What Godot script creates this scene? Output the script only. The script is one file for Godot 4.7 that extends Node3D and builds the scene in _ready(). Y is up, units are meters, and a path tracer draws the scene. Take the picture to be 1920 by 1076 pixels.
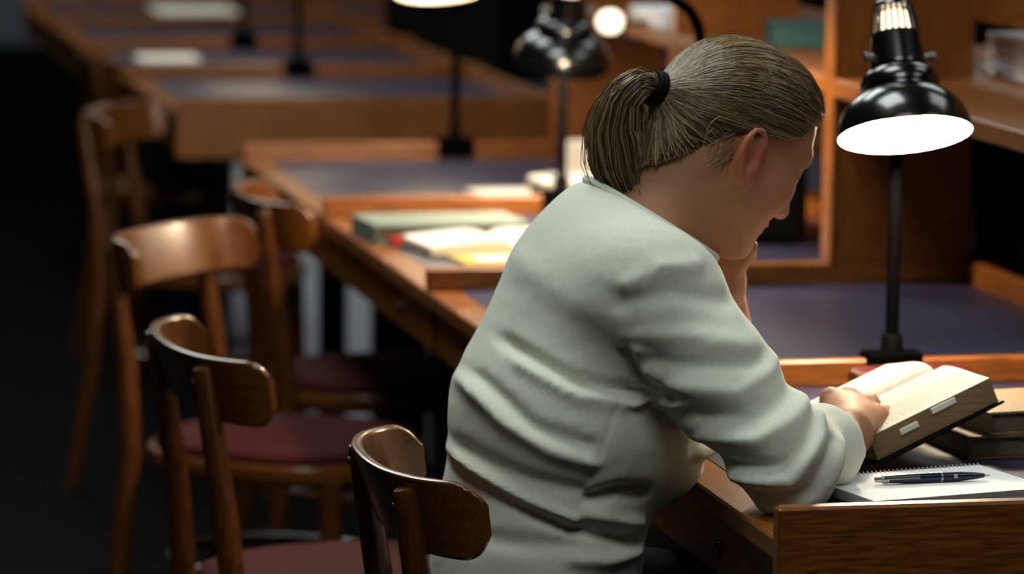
extends Node3D

# ---------------------------------------------------------------- helpers
class MB:
	var v := PackedVector3Array()
	func tri(a: Vector3, b: Vector3, c: Vector3) -> void:
		v.append(a); v.append(b); v.append(c)
	func quad(a: Vector3, b: Vector3, c: Vector3, d: Vector3) -> void:
		tri(a, b, c); tri(a, c, d)
	# turn every face added since "from" outwards (front faces run clockwise)
	func face_out(from: int) -> void:
		var mid := Vector3.ZERO
		var n := v.size()
		if n == from:
			return
		for i in range(from, n):
			mid += v[i]
		mid /= float(n - from)
		var vol := 0.0
		for i in range(from, n, 3):
			vol += (v[i] - mid).dot((v[i + 1] - mid).cross(v[i + 2] - mid))
		if vol > 0.0:
			for i in range(from, n, 3):
				var t := v[i + 1]
				v[i + 1] = v[i + 2]
				v[i + 2] = t
	func loft(loops: Array, cap := true, wrap := false) -> void:
		var from := v.size()
		var m: int = loops.size()
		var last := m if wrap else m - 1
		for k in last:
			var a: PackedVector3Array = loops[k]
			var b: PackedVector3Array = loops[(k + 1) % m]
			var n := a.size()
			for i in n:
				var j := (i + 1) % n
				quad(a[i], a[j], b[j], b[i])
		if cap and not wrap:
			for e in [0, m - 1]:
				var l: PackedVector3Array = loops[e]
				var c := Vector3.ZERO
				for p in l:
					c += p
				c /= float(l.size())
				for i in l.size():
					var j := (i + 1) % l.size()
					if e == 0:
						tri(c, l[j], l[i])
					else:
						tri(c, l[i], l[j])
		face_out(from)
	func box(c: Vector3, s: Vector3, bevel := 0.002, basis := Basis.IDENTITY) -> void:
		var h := s * 0.5
		var b: float = minf(bevel, minf(h.x, minf(h.y, h.z)) * 0.45)
		var loops := []
		for e in [[-h.y, b], [-h.y + b, 0.0], [h.y - b, 0.0], [h.y, b]]:
			var x: float = h.x - e[1]
			var z: float = h.z - e[1]
			var l := PackedVector3Array()
			for q in [[-x, -z + b], [-x + b, -z], [x - b, -z], [x, -z + b], [x, z - b], [x - b, z], [-x + b, z], [-x, z - b]]:
				l.append(c + basis * Vector3(q[0], e[0], q[1]))
			loops.append(l)
		loft(loops)
	func tube(pts: Array, radii, n := 10, cap := true) -> void:
		var loops := []
		var side := Vector3.ZERO
		for i in pts.size():
			var a: Vector3 = pts[maxi(i - 1, 0)]
			var b: Vector3 = pts[mini(i + 1, pts.size() - 1)]
			var d := (b - a).normalized()
			if i == 0:
				side = d.cross(Vector3.UP if absf(d.y) < 0.9 else Vector3.RIGHT).normalized()
			else:
				side = (side - d * side.dot(d)).normalized()
			var up := d.cross(side)
			var r: float = radii[i] if radii is Array else radii
			var l := PackedVector3Array()
			for k in n:
				var t := TAU * k / n
				l.append(pts[i] + (side * cos(t) + up * sin(t)) * r)
			loops.append(l)
		loft(loops, cap)
	func lathe(profile: Array, n: int, xf := Transform3D.IDENTITY, wrap := false) -> void:
		var loops := []
		for q in profile:
			var l := PackedVector3Array()
			for k in n:
				var t := TAU * k / n
				l.append(xf * Vector3(q[0] * cos(t), q[1], q[0] * sin(t)))
			loops.append(l)
		loft(loops, not wrap, wrap)
	func ball(c: Vector3, r: Vector3, n := 12, basis := Basis.IDENTITY) -> void:
		var prof := []
		for i in n / 2 + 1:
			var t := PI * i / (n / 2)
			prof.append([maxf(sin(t), 0.001), cos(t)])
		lathe(prof, n, Transform3D(basis * Basis.from_scale(r), c))
	func mesh(deg := 38.0) -> ArrayMesh:
		var near := {}
		var fn := PackedVector3Array()
		var lim := cos(deg_to_rad(deg))
		var n := v.size()
		for i in range(0, n, 3):
			var f := (v[i] - v[i + 2]).cross(v[i] - v[i + 1])
			fn.append(f)
			for k in 3:
				var key := Vector3i((v[i + k] * 20000.0).round())
				if near.has(key):
					near[key].append(i / 3)
				else:
					near[key] = [i / 3]
		var nn := PackedVector3Array()
		nn.resize(n)
		for i in n:
			var own := fn[i / 3]
			var ol := own.length()
			if ol < 1e-14:
				nn[i] = Vector3.UP
				continue
			var sum := Vector3.ZERO
			for j in near[Vector3i((v[i] * 20000.0).round())]:
				var g := fn[j]
				var gl := g.length()
				if gl > 1e-14 and g.dot(own) >= lim * gl * ol:
					sum += g
			nn[i] = sum.normalized()
		var arr := []
		arr.resize(Mesh.ARRAY_MAX)
		arr[Mesh.ARRAY_VERTEX] = v
		arr[Mesh.ARRAY_NORMAL] = nn
		var out := ArrayMesh.new()
		out.add_surface_from_arrays(Mesh.PRIMITIVE_TRIANGLES, arr)
		return out

var M := {}
var names := {}
var rng := RandomNumberGenerator.new()

func numbered(called: String) -> String:
	if not names.has(called):
		names[called] = 0
		return called
	names[called] += 1
	return "%s_%03d" % [called, names[called]]

func thing(called: String, label: String, category: String, at := Vector3.ZERO, turn := 0.0, group := "") -> Node3D:
	var o := Node3D.new()
	o.name = numbered(called)
	add_child(o)
	o.position = at
	o.rotation_degrees.y = turn
	o.set_meta("label", label)
	o.set_meta("category", category)
	if group != "":
		o.set_meta("group", group)
	return o

func part(called: String, mesh, material: Material, parent: Node, at := Vector3.ZERO) -> MeshInstance3D:
	var o := MeshInstance3D.new()
	o.name = called
	o.mesh = mesh.mesh() if mesh is MB else mesh
	o.material_override = material
	parent.add_child(o, true)
	o.position = at
	return o

func solo(called: String, mesh, material: Material, label: String, category: String, group := "") -> MeshInstance3D:
	var o := part(numbered(called), mesh, material, self)
	o.set_meta("label", label)
	o.set_meta("category", category)
	if group != "":
		o.set_meta("group", group)
	return o

func struct(called: String, mesh, material: Material, label: String) -> MeshInstance3D:
	var o := part(called, mesh, material, self)
	o.set_meta("kind", "structure")
	o.set_meta("label", label)
	o.set_meta("category", called.get_slice("_", 0))
	return o

func noise_tex(freq: float, dark: Color, light: Color, kind := FastNoiseLite.TYPE_SIMPLEX_SMOOTH, seed_ := 3, octaves := 4, size := 512) -> NoiseTexture2D:
	var n := FastNoiseLite.new()
	n.noise_type = kind
	n.frequency = freq
	n.seed = seed_
	n.fractal_octaves = octaves
	var t := NoiseTexture2D.new()
	t.width = size
	t.height = size
	t.seamless = true
	t.noise = n
	var g := Gradient.new()
	g.set_color(0, dark)
	g.set_color(1, light)
	t.color_ramp = g
	return t

func sm(color: Color, rough := 0.6, tex: Texture2D = null, scale := Vector3.ONE) -> StandardMaterial3D:
	var m := StandardMaterial3D.new()
	m.albedo_color = color
	m.roughness = rough
	if tex:
		m.albedo_texture = tex
		m.uv1_triplanar = true
		m.uv1_scale = scale
	return m

func bump(m: StandardMaterial3D, tex: Texture2D, cm: float) -> StandardMaterial3D:
	m.heightmap_enabled = true
	m.heightmap_texture = tex
	m.heightmap_scale = cm
	return m

func make_materials() -> void:
	var grain := noise_tex(0.022, Color(0.60, 0.55, 0.50), Color(1, 1, 1), FastNoiseLite.TYPE_SIMPLEX_SMOOTH, 5, 5)
	var dapple := noise_tex(0.03, Color(0.72, 0.72, 0.72), Color(1, 1, 1), FastNoiseLite.TYPE_SIMPLEX_SMOOTH, 11, 4)
	var fine := noise_tex(0.12, Color(0.2, 0.2, 0.2), Color(1, 1, 1), FastNoiseLite.TYPE_SIMPLEX_SMOOTH, 21, 2)
	M.fine = fine
	M.dapple = dapple
	# table joinery: amber beech, grain along x or along z or upright
	var amber := Color(0.60, 0.36, 0.14)
	M.wood_x = sm(amber, 0.38, grain, Vector3(1.3, 16, 16))
	M.wood_z = sm(amber, 0.38, grain, Vector3(16, 16, 1.3))
	M.wood_end = sm(amber, 0.38, grain, Vector3(1.3, 16, 16))
	var specks := noise_tex(0.035, Color(0.5, 0.45, 0.4), Color(1, 1, 1), FastNoiseLite.TYPE_SIMPLEX_SMOOTH, 31, 4)
	specks.color_ramp.offsets = PackedFloat32Array([0.10, 0.20])
	M.wood_end.detail_enabled = true
	M.wood_end.detail_albedo = specks
	M.wood_end.detail_blend_mode = BaseMaterial3D.BLEND_MODE_MUL
	M.wood_y = sm(amber, 0.38, grain, Vector3(16, 1.3, 16))
	M.seat_wood = sm(Color(0.72, 0.53, 0.33), 0.45, grain, Vector3(16, 1.3, 16))
	# chairs: lacquered bent beech
	M.chair = sm(Color(0.49, 0.285, 0.10), 0.30, grain, Vector3(14, 9, 2.0))
	M.chair.clearcoat_enabled = true
	M.chair.clearcoat = 0.8
	M.chair.clearcoat_roughness = 0.18
	M.chair_leg = sm(Color(0.42, 0.235, 0.082), 0.32, grain, Vector3(16, 1.6, 16))
	M.chair_leg.clearcoat_enabled = true
	M.chair_leg.clearcoat = 0.6
	M.chair_leg.clearcoat_roughness = 0.2
	M.red_seat = bump(sm(Color(0.25, 0.055, 0.062), 0.75, dapple, Vector3(6, 6, 6)), fine, 0.03)
	M.red_seat.metallic_specular = 0.2
	M.lino = sm(Color(0.205, 0.20, 0.31), 0.40, dapple, Vector3(5, 5, 5))
	M.black = sm(Color(0.028, 0.028, 0.03), 0.22)
	M.black.clearcoat_enabled = true
	M.black.clearcoat = 0.7
	M.black.clearcoat_roughness = 0.12
	M.black_matt = sm(Color(0.02, 0.02, 0.022), 0.6)
	M.black_matt.metallic_specular = 0.2
	M.pole = sm(Color(0.02, 0.02, 0.022), 0.9)
	M.pole.metallic_specular = 0.03
	M.black_cloth = sm(Color(0.03, 0.03, 0.033), 0.95)
	M.black_cloth.metallic_specular = 0.1
	M.enamel = sm(Color(0.93, 0.92, 0.89), 0.45)
	M.steel = sm(Color(0.75, 0.75, 0.76), 0.28)
	M.steel.metallic = 1.0
	M.grey_steel = sm(Color(0.74, 0.76, 0.82), 0.45)
	M.brass = sm(Color(0.72, 0.58, 0.32), 0.3)
	M.brass.metallic = 1.0
	M.screw = sm(Color(0.20, 0.12, 0.06), 0.35)
	M.floor = bump(sm(Color(0.055, 0.045, 0.052), 0.8, dapple, Vector3(1.1, 1.1, 1.1)), fine, 0.05)
	M.floor.metallic_specular = 0.12
	M.wall = sm(Color(0.16, 0.11, 0.075), 0.7, grain, Vector3(4, 0.5, 4))
	M.ceiling = sm(Color(0.38, 0.36, 0.33), 0.9)
	M.paper = sm(Color(0.93, 0.91, 0.87), 0.8)
	M.cream_paper = sm(Color(0.86, 0.80, 0.68), 0.85)
	M.page_edge = sm(Color(0.66, 0.56, 0.40), 0.9, grain, Vector3(1.0, 120, 1.0))
	M.shirt = bump(sm(Color(0.89, 0.90, 0.84), 0.95, dapple, Vector3(3, 3, 3)), fine, 0.012)
	M.shirt.albedo_texture = noise_tex(0.05, Color(0.93, 0.93, 0.93), Color(1, 1, 1), FastNoiseLite.TYPE_SIMPLEX_SMOOTH, 7, 3, 256)
	M.shirt.uv1_scale = Vector3(14, 14, 14)
	M.shirt.rim_enabled = true
	M.shirt.rim = 0.25
	M.jeans = bump(sm(Color(0.07, 0.09, 0.22), 0.9, dapple, Vector3(8, 8, 8)), fine, 0.02)
	M.skin = StandardMaterial3D.new()
	M.skin.vertex_color_use_as_albedo = true
	M.skin.roughness = 0.62
	M.skin.subsurf_scatter_enabled = true
	M.skin.subsurf_scatter_strength = 0.12
	M.hair = StandardMaterial3D.new()
	M.hair.vertex_color_use_as_albedo = true
	M.hair.roughness = 0.36

# ---------------------------------------------------------------- scene
func _ready() -> void:
	rng.seed = 41
	# camera
	var cam := Camera3D.new()
	cam.name = "camera"
	add_child(cam)
	cam.position = Vector3(-1.0445, 1.4873, 3.5597)
	cam.rotation_order = EULER_ORDER_YXZ
	cam.rotation = Vector3(-0.1345, -0.2144, 0.0121)
	cam.near = 0.05
	cam.far = 60.0
	var lens := CameraAttributesPhysical.new()
	lens.frustum_focal_length = 162.3
	lens.frustum_focus_distance = 3.93
	lens.frustum_near = 0.05
	lens.frustum_far = 60.0
	lens.exposure_aperture = 5.4
	cam.attributes = lens
	cam.current = true
	# environment: a closed room, no sky in view
	var we := WorldEnvironment.new()
	we.name = "environment"
	var env := Environment.new()
	env.background_mode = Environment.BG_COLOR
	env.background_color = Color.BLACK
	env.tonemap_mode = Environment.TONE_MAPPER_LINEAR
	env.tonemap_exposure = 1.12
	env.sdfgi_enabled = true
	env.ssao_enabled = true
	env.ssil_enabled = true
	we.environment = env
	add_child(we)
	make_materials()
	# luminous ceiling panels over the aisle
	for k in PANELS.size():
		ceiling_panel(PANELS[k][0], PANELS[k][1], PANELS[k][2])
	print("lights ", Time.get_ticks_msec())
	room()
	reading_table(0.0, 4, [2, 3, 4], [[0.36, -0.10], [0.36, -1.8], [0.36, -3.5]],
		"long amber wooden reading table with blue inlays where the woman reads")
	reading_table(-4.58, 4, [], [[0.40, -0.05], [0.285, -0.05], [0.148, -0.05], [0.36, -1.8], [0.36, -3.5]],
		"second amber wooden reading table standing behind the woman's table")
	print("tables ", Time.get_ticks_msec())
	chairs()
	lamps()
	desk_things()
	far_things()
	print("things ", Time.get_ticks_msec())
	woman()
	print("woman ", Time.get_ticks_msec())

const PANELS := [[-0.5, 1.5, 0.9], [-0.5, -0.9, 1.25], [-0.5, -3.3, 1.0], [-0.5, -5.7, 0.9], [-0.5, -8.1, 0.9],
	[2.2, 1.5, 0.3], [2.2, -0.9, 0.3], [2.2, -3.3, 0.3], [2.2, -5.7, 0.3]]
const CEIL := 3.3

func ceiling_panel(x: float, z: float, k: float) -> void:
	var o := thing("ceiling_light", "square white luminous panel in the ceiling above %s" % ("the aisle with the chairs" if x < 0 else "the desks behind the shelf"), "ceiling light", Vector3(x, CEIL, z), 0.0, "ceiling panels")
	var f := MB.new()
	for s in [-1, 1]:
		f.box(Vector3(s * 0.62, -0.02, 0), Vector3(0.04, 0.04, 1.28), 0.003)
		f.box(Vector3(0, -0.02, s * 0.62), Vector3(1.2, 0.04, 0.04), 0.003)
	part("frame", f, M.enamel, o)
	var p := MB.new()
	p.box(Vector3(0, -0.012, 0), Vector3(1.2, 0.02, 1.2), 0.001)
	var m := sm(Color(0.9, 0.9, 0.9), 0.6)
	m.emission_enabled = true
	m.emission = Color(0.93, 0.97, 1.0)
	m.emission_energy_multiplier = 0.8
	part("diffuser", p, m, o)
	var l := AreaLight3D.new()
	l.name = "panel_light"
	o.add_child(l)
	l.area_size = Vector2(1.18, 1.18)
	l.light_color = Color(0.97, 1.0, 0.97)
	l.light_energy = 2.6 * k
	l.area_range = 30.0
	l.shadow_enabled = true
	l.position = Vector3(0, -0.03, 0)
	l.rotation_degrees = Vector3(-90, 0, 0)

func room() -> void:
	var x0 := -3.4
	var x1 := 4.6
	var z0 := -13.0
	var z1 := 5.0
	var w := x1 - x0
	var d := z1 - z0
	var c := Vector3((x0 + x1) / 2, 0, (z0 + z1) / 2)
	var b := MB.new()
	b.box(c + Vector3(0, -0.05, 0), Vector3(w + 0.4, 0.1, d + 0.4), 0.001)
	struct("floor", b, M.floor, "very dark carpeted reading room floor")
	b = MB.new()
	b.box(c + Vector3(0, CEIL + 0.1, 0), Vector3(w + 0.4, 0.2, d + 0.4), 0.001)
	struct("ceiling", b, M.ceiling, "pale plain ceiling over the reading room")
	for s in [["wall_left", Vector3(x0 - 0.1, CEIL / 2, c.z), Vector3(0.2, CEIL, d)], ["wall_right", Vector3(x1 + 0.1, CEIL / 2, c.z), Vector3(0.2, CEIL, d)],
			["wall_back", Vector3(c.x, CEIL / 2, z0 - 0.1), Vector3(w, CEIL, 0.2)], ["wall_front", Vector3(c.x, CEIL / 2, z1 + 0.1), Vector3(w, CEIL, 0.2)]]:
		b = MB.new()
		b.box(s[1], s[2], 0.001)
		struct(s[0], b, M.wall, "dark wood panelled reading room wall")

# ---------------------------------------------------------------- tables
const BAY := 0.9
const TOP := 0.74
const RAIL := 0.7735
const DEEP := 0.80

func reading_table(z0: float, n: int, uprights: Array, legs: Array, label: String) -> void:
	var o := thing("reading_table", label, "table", Vector3(0, 0, z0))
	var len_ := n * BAY
	for side in [1, -1]:      # the half towards the aisle and, back to back, the other half
		var fx := func(x: float) -> float: return x if side == 1 else 2 * DEEP + 0.02 - x
		var b := MB.new()
		b.box(Vector3(fx.call(DEEP / 2), TOP - 0.0115, -len_ / 2 - 0.01), Vector3(DEEP, 0.023, len_ - 0.02), 0.0025)
		part("table_top", b, M.wood_z, o)
		for k in n:
			b = MB.new()
			b.box(Vector3(fx.call((0.048 + DEEP) / 2), TOP, -(k + 0.5) * BAY - 0.01), Vector3(DEEP - 0.048, 0.002, BAY - 0.021), 0.0005)
			part("desk_inlay", b, M.lino, o)
			b = MB.new()
			b.box(Vector3(fx.call(0.022), 0.6805, -(k + 0.5) * BAY - 0.01), Vector3(0.018, 0.063, BAY - 0.03), 0.002)
			var df := part("drawer_front", b, M.wood_z, o)
			if side == 1:
				b = MB.new()
				var lx := Transform3D(Basis(Vector3.BACK, PI / 2).scaled_local(Vector3(1.0, 1, 0.45)), Vector3(0.0125, 0.679, -k * BAY - 0.262))
				b.lathe([[0.0001, 0.004], [0.009, 0.0038], [0.0105, 0.002], [0.0105, -0.001]], 16, lx)
				var lk := part("lock_plate", b, M.black, df)
				b = MB.new()
				b.box(Vector3(0.007, 0.683, -k * BAY - 0.262), Vector3(0.006, 0.007, 0.003), 0.0008)
				part("key_stub", b, M.brass, df)
		for k in n + 1:
			b = MB.new()
			if k == 0 or k == n:
				b.box(Vector3(fx.call(DEEP / 2 - 0.001), (0.645 + RAIL) / 2, -k * BAY - 0.01), Vector3(DEEP + 0.002, RAIL - 0.645, 0.02), 0.003)
				part("end_panel", b, M.wood_end, o)
			else:
				b.box(Vector3(fx.call(DEEP / 2), (TOP + RAIL) / 2, -k * BAY - 0.01), Vector3(DEEP, RAIL - TOP, 0.02), 0.003)
				part("divider", b, M.wood_x, o)
	var r := MB.new()
	r.box(Vector3(DEEP + 0.01, (0.65 + RAIL) / 2, -len_ / 2 - 0.01), Vector3(0.02, RAIL - 0.65, len_ + 0.02), 0.003)
	part("back_rail", r, M.wood_z, o)
	# light grey steel legs with a foot bar
	for q in legs:
		for side in [1, -1]:
			var x: float = q[0] if side == 1 else 2 * DEEP + 0.02 - q[0]
			var b := MB.new()
			b.box(Vector3(x, 0.36, q[1]), Vector3(0.05, 0.72, 0.035), 0.004)
			var lg := part("leg", b, M.grey_steel, o)
			b = MB.new()
			b.box(Vector3(x, 0.015, q[1]), Vector3(0.11, 0.03, 0.07), 0.006)
			part("foot", b, M.grey_steel, lg)
	if uprights.size():
		# shelf over the back of the desks, carried by cross panels
		for k in uprights:
			var b := MB.new()
			b.box(Vector3(0.703, (RAIL + 1.32) / 2, -k * BAY - 0.02), Vector3(0.206, 1.32 - RAIL, 0.04), 0.002)
			var u := part("upright_panel", b, M.wood_y, o)
			b = MB.new()
			b.box(Vector3(0.597, (RAIL + 1.32) / 2, -k * BAY - 0.02), Vector3(0.010, 1.32 - RAIL, 0.046), 0.002)
			part("edge_strip", b, M.wood_y, u)
		var run := [[0.0, 1.8], [1.84, 2.7], [2.74, 3.6]]
		for q in run:
			var a: float = q[0]
			var e: float = q[1]
			var b := MB.new()
			b.box(Vector3(0.705, 1.027, -(a + e) / 2), Vector3(0.224, 0.026, e - a), 0.002)
			part("shelf_board", b, M.wood_z, o)
			b = MB.new()
			b.box(Vector3(0.81, 1.222, -(a + e) / 2), Vector3(0.02, 0.196, e - a), 0.002)
			part("shelf_back_board", b, M.wood_z, o)

# ---------------------------------------------------------------- chairs
func make_chair(label: String, half: float, at: Vector3, turn: float, wood_seat := false) -> Node3D:
	var o := thing("bentwood_chair", label, "chair", at, turn, "bentwood library chairs")
	var cx := -0.15       # chord of the backrest
	var top := 0.770
	var hgt := 0.082
	var bulge_t := 0.090
	var bulge_b := 0.070
	var th := 0.013
	# curved plywood backrest: closed section swept along the bow
	var loops := []
	var n := 36
	for i in n + 1:
		var t := sin((-1.0 + 2.0 * i / n) * PI / 2)
		var bend := pow(maxf(0.0, 1.0 - pow(absf(t), 2.3)), 0.80)
		var z := half * (sin(t * 1.25) / sin(1.25))
		var corner := 0.022           # rounded ends
		var e: float = clampf((1.0 - absf(t)) * half / corner, 0.0, 1.0)
		var cut: float = corner * (1.0 - sqrt(1.0 - (1.0 - e) * (1.0 - e)))
		var y1 := top - cut
		var y0 := top - hgt + cut
		var xt := cx - bulge_t * bend
		var xb := cx + 0.010 - bulge_b * bend
		var at_y := func(y: float) -> float: return lerpf(xb, xt, (y - (top - hgt)) / hgt)
		# outward direction in plan
		var t2 := t + 0.01
		var bend2 := pow(maxf(0.0, 1.0 - pow(absf(minf(t2, 1.0)), 2.3)), 0.80)
		var dx := -bulge_t * (bend2 - bend)
		var dz := half * (sin(t2 * 1.25) - sin(t * 1.25)) / sin(1.25)
		var out := Vector3(-dz, 0, dx).normalized()
		if absf(t) > 0.9995:
			out = Vector3(-0.75, 0, signf(t) * 0.66)
		var r := 0.004
		var l := PackedVector3Array()
		for q in [[y0 + r, 1.0], [y1 - r, 1.0], [y1 - r * 0.3, 0.72], [y1, 0.25], [y1, -0.25], [y1 - r * 0.3, -0.72], [y1 - r, -1.0], [y0 + r, -1.0], [y0, -0.4], [y0, 0.4]]:
			l.append(Vector3(at_y.call(q[0]), q[0], z) + out * (q[1] * th * 0.5))
		loops.append(l)
	var b := MB.new()
	b.loft(loops)
	part("backrest", b, M.chair, o)
	# rear posts run from behind the backrest to the floor
	for s in [1, -1]:
		var zt: float = s * half * 0.74
		b = MB.new()
		b.tube([Vector3(cx - 0.071, 0.757, zt), Vector3(cx - 0.069, 0.750, zt), Vector3(cx - 0.062, 0.70, zt), Vector3(cx - 0.043, 0.58, zt), Vector3(cx - 0.030, 0.45, zt * 1.08),
			Vector3(cx - 0.045, 0.25, zt * 1.18), Vector3(cx - 0.085, 0.0, zt * 1.3)], [0.011, 0.0138, 0.0142, 0.0158, 0.0165, 0.0155, 0.012], 14)
		var p := part("rear_leg", b, M.chair_leg, o)
		for y in [0.738, 0.702]:
			b = MB.new()
			b.ball(Vector3(cx - 0.081 + (0.74 - y) * 0.24, y, zt + s * 0.0), Vector3(0.004, 0.005, 0.005), 8)
			part("screw", b, M.screw, p)
	# seat frame and seat
	var ring := func(k: float, y: float, push := 0.0) -> PackedVector3Array:
		var l := PackedVector3Array()
		for i in 40:
			var t := TAU * i / 40
			var c := cos(t)
			var s := sin(t)
			var x := signf(c) * pow(absf(c), 0.8) * 0.205
			var z := signf(s) * pow(absf(s), 0.8) * (0.195 + 0.02 * c)
			l.append(Vector3(x * k + push, y, z * k))
		return l
	b = MB.new()
	b.loft([ring.call(0.90, 0.418), ring.call(0.97, 0.420), ring.call(1.0, 0.428), ring.call(1.0, 0.442), ring.call(0.985, 0.449), ring.call(0.93, 0.450)])
	part("seat_frame", b, M.chair, o)
	b = MB.new()
	if wood_seat:
		b.loft([ring.call(0.93, 0.449), ring.call(0.93, 0.452), ring.call(0.90, 0.455), ring.call(0.5, 0.451), ring.call(0.05, 0.450)])
		part("seat_panel", b, M.seat_wood, o)
	else:
		b.loft([ring.call(0.93, 0.449), ring.call(0.935, 0.456), ring.call(0.91, 0.464), ring.call(0.80, 0.470), ring.call(0.45, 0.474), ring.call(0.05, 0.475)])
		var c := part("seat_cushion", b, M.red_seat, o)
		c.set_meta("label", "dark red upholstered seat")
	for s in [1, -1]:
		b = MB.new()
		b.tube([Vector3(0.155, 0.43, s * 0.15), Vector3(0.16, 0.25, s * 0.155), Vector3(0.17, 0.0, s * 0.165)], [0.0175, 0.016, 0.0115], 12)
		part("front_leg", b, M.chair_leg, o)
	# bent stretcher hoop under the seat
	var hoop := []
	for i in 33:
		var t := TAU * i / 32
		hoop.append(Vector3(-0.01 + 0.165 * cos(t), 0.27, 0.150 * sin(t)))
	b = MB.new()
	b.tube(hoop, 0.0085, 8, false)
	part("stretcher_hoop", b, M.chair_leg, o)
	return o

func chairs() -> void:
	make_chair("bentwood chair with curved backrest directly behind the seated woman", 0.178, Vector3(-0.105, 0, -0.375), 0.0)
	make_chair("empty bentwood chair next to the woman's chair, its curved back turned to the aisle", 0.210, Vector3(-0.212, 0, -1.225), 3.7)
	make_chair("empty bentwood chair swung round to face the aisle, lit orange backrest and red seat", 0.192, Vector3(-0.138, 0, -2.235), -35.7)
	make_chair("empty bentwood chair pushed close to the table corner past the swung-round chair", 0.195, Vector3(0.12, 0, -2.84), 0.0)
	make_chair("bentwood chair standing askew in the gap between the two tables", 0.2, Vector3(0.032, 0, -4.36), -22.0)
	make_chair("bentwood chair with bare pale wooden seat at the second table", 0.195, Vector3(0.17, 0, -5.87), 0.0, true)

# ---------------------------------------------------------------- lamps
# rim: centre of the shade's opening; axis: where the shade's top points
func desk_lamp(label: String, base: Vector3, rim: Vector3, axis: Vector3, energy: float, has_shade := true, arc := []) -> void:
	var o := thing("desk_lamp", label, "lamp", base, 0.0, "black desk lamps clamped to the dividers")
	var b := MB.new()
	# clamp hugging the divider
	b.box(Vector3(0, 0.004, 0), Vector3(0.070, 0.008, 0.036), 0.002)
	b.box(Vector3(0, -0.011, 0.0155), Vector3(0.070, 0.036, 0.007), 0.002)
	b.box(Vector3(0, -0.011, -0.0155), Vector3(0.070, 0.036, 0.007), 0.002)
	part("clamp", b, M.pole, o)
	b = MB.new()
	b.lathe([[0.0001, 0.03], [0.012, 0.03], [0.013, 0.026], [0.014, 0.008]], 16)
	part("socket", b, M.black_matt, o)
	var up := axis.normalized()
	var right := Vector3.RIGHT
	var fwd := right.cross(up).normalized()
	right = up.cross(fwd).normalized()
	var xf := Transform3D(Basis(right, up, fwd), rim - base)
	var tip: Vector3 = xf * Vector3(0, 0.105, 0) 
	var pts := []
	if arc.size():
		pts = [Vector3(0, 0.005, 0), Vector3(0, 0.15, 0)]
		for q in arc:
			pts.append(q - base)
	else:
		var back: Vector3 = xf * Vector3(0, 0.105, -0.034)
		var h := back.y
		pts = [Vector3(0, 0.005, 0), Vector3(0, h * 0.5, 0), Vector3(0, h - 0.05, 0)]
		var a := Vector3(0, h - 0.05, 0)
		var c := Vector3(0, h + 0.015, 0)
		for i in range(1, 9):
			var t := i / 8.0
			pts.append(a.lerp(c, t).lerp(c.lerp(back, t), t))
	b = MB.new()
	var rad := []
	for q in pts:
		rad.append(0.0082)
	b.tube(pts, rad, 14)
	part("pole", b, M.pole, o)
	if not has_shade:
		xf.origin = pts[-1]
	# dome shade: outer skin black, inner skin white
	var outer := [[0.0800, 0.000], [0.0805, 0.0015], [0.0800, 0.003], [0.0785, 0.012], [0.0745, 0.024], [0.068, 0.035], [0.059, 0.0445], [0.050, 0.0505], [0.0455, 0.0525], [0.0455, 0.0555], [0.0475, 0.0580], [0.0475, 0.0645], [0.0450, 0.0710], [0.0400, 0.0765], [0.0350, 0.0790], [0.0335, 0.0800]]
	var inner := []
	for i in range(outer.size() - 1, -1, -1):
		inner.append([outer[i][0] - 0.0016, outer[i][1] - (0.0 if i < 3 else 0.0012)])
	var sh := MB.new()
	var full := outer.duplicate()
	for q in inner:
		full.append([q[0] + 0.0006, q[1] - 0.0002])
	sh.lathe(full, 48, xf, true)
	part("shade", sh, M.black, o)
	var lin := MB.new()
	var li := []
	for q in inner:
		li.append([q[0], q[1] - 0.0004])
	var li2 := li.duplicate()
	li2.reverse()
	for q in li2:
		li.append([q[0] + 0.0005, q[1] + 0.0002])
	lin.lathe(li, 48, xf, true)
	part("shade_lining", lin, M.enamel, o)
	# neck with a vented crown
	var nk := MB.new()
	nk.lathe([[0.0335, 0.079], [0.0345, 0.082], [0.0340, 0.086], [0.0322, 0.100], [0.0300, 0.118], [0.0290, 0.1235], [0.0272, 0.1235], [0.0282, 0.118], [0.0304, 0.100], [0.0318, 0.086], [0.0315, 0.080]], 40, xf, true)
	var neck := part("neck", nk, M.black, o)
	nk = MB.new()
	for i in 22:
		var t := TAU * i / 22
		var d := Vector3(cos(t), 0, sin(t))
		nk.tube([xf * (d * 0.0283 + Vector3.UP * 0.1225), xf * (d * 0.0265 + Vector3.UP * 0.135), xf * (d * 0.0230 + Vector3.UP * 0.1565)], 0.00165, 6)
	part("vent_bars", nk, M.black, neck)
	nk = MB.new()
	nk.lathe([[0.0215, 0.155], [0.0240, 0.155], [0.0234, 0.1595], [0.0196, 0.165], [0.0150, 0.168], [0.0145, 0.177], [0.0120, 0.181], [0.0001, 0.182]], 32, xf)
	part("crown_cap", nk, M.black, neck)
	for s in [-1, 1]:
		nk = MB.new()
		nk.lathe([[0.0001, 0.0], [0.0045, 0.0], [0.0045, 0.008], [0.0062, 0.009], [0.0062, 0.0135], [0.0001, 0.0142]], 14, xf * Transform3D(Basis(Vector3.BACK, -s * PI / 2), Vector3(s * 0.030, 0.094, 0.004)))
		part("thumb_screw", nk, M.steel, neck)
	nk = MB.new()
	nk.box(xf * Vector3(0, 0.104, -0.036), Vector3(0.018, 0.03, 0.014), 0.003, xf.basis)
	part("bracket", nk, M.black_matt, neck)
	# frosted bulb
	var bb := MB.new()
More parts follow.
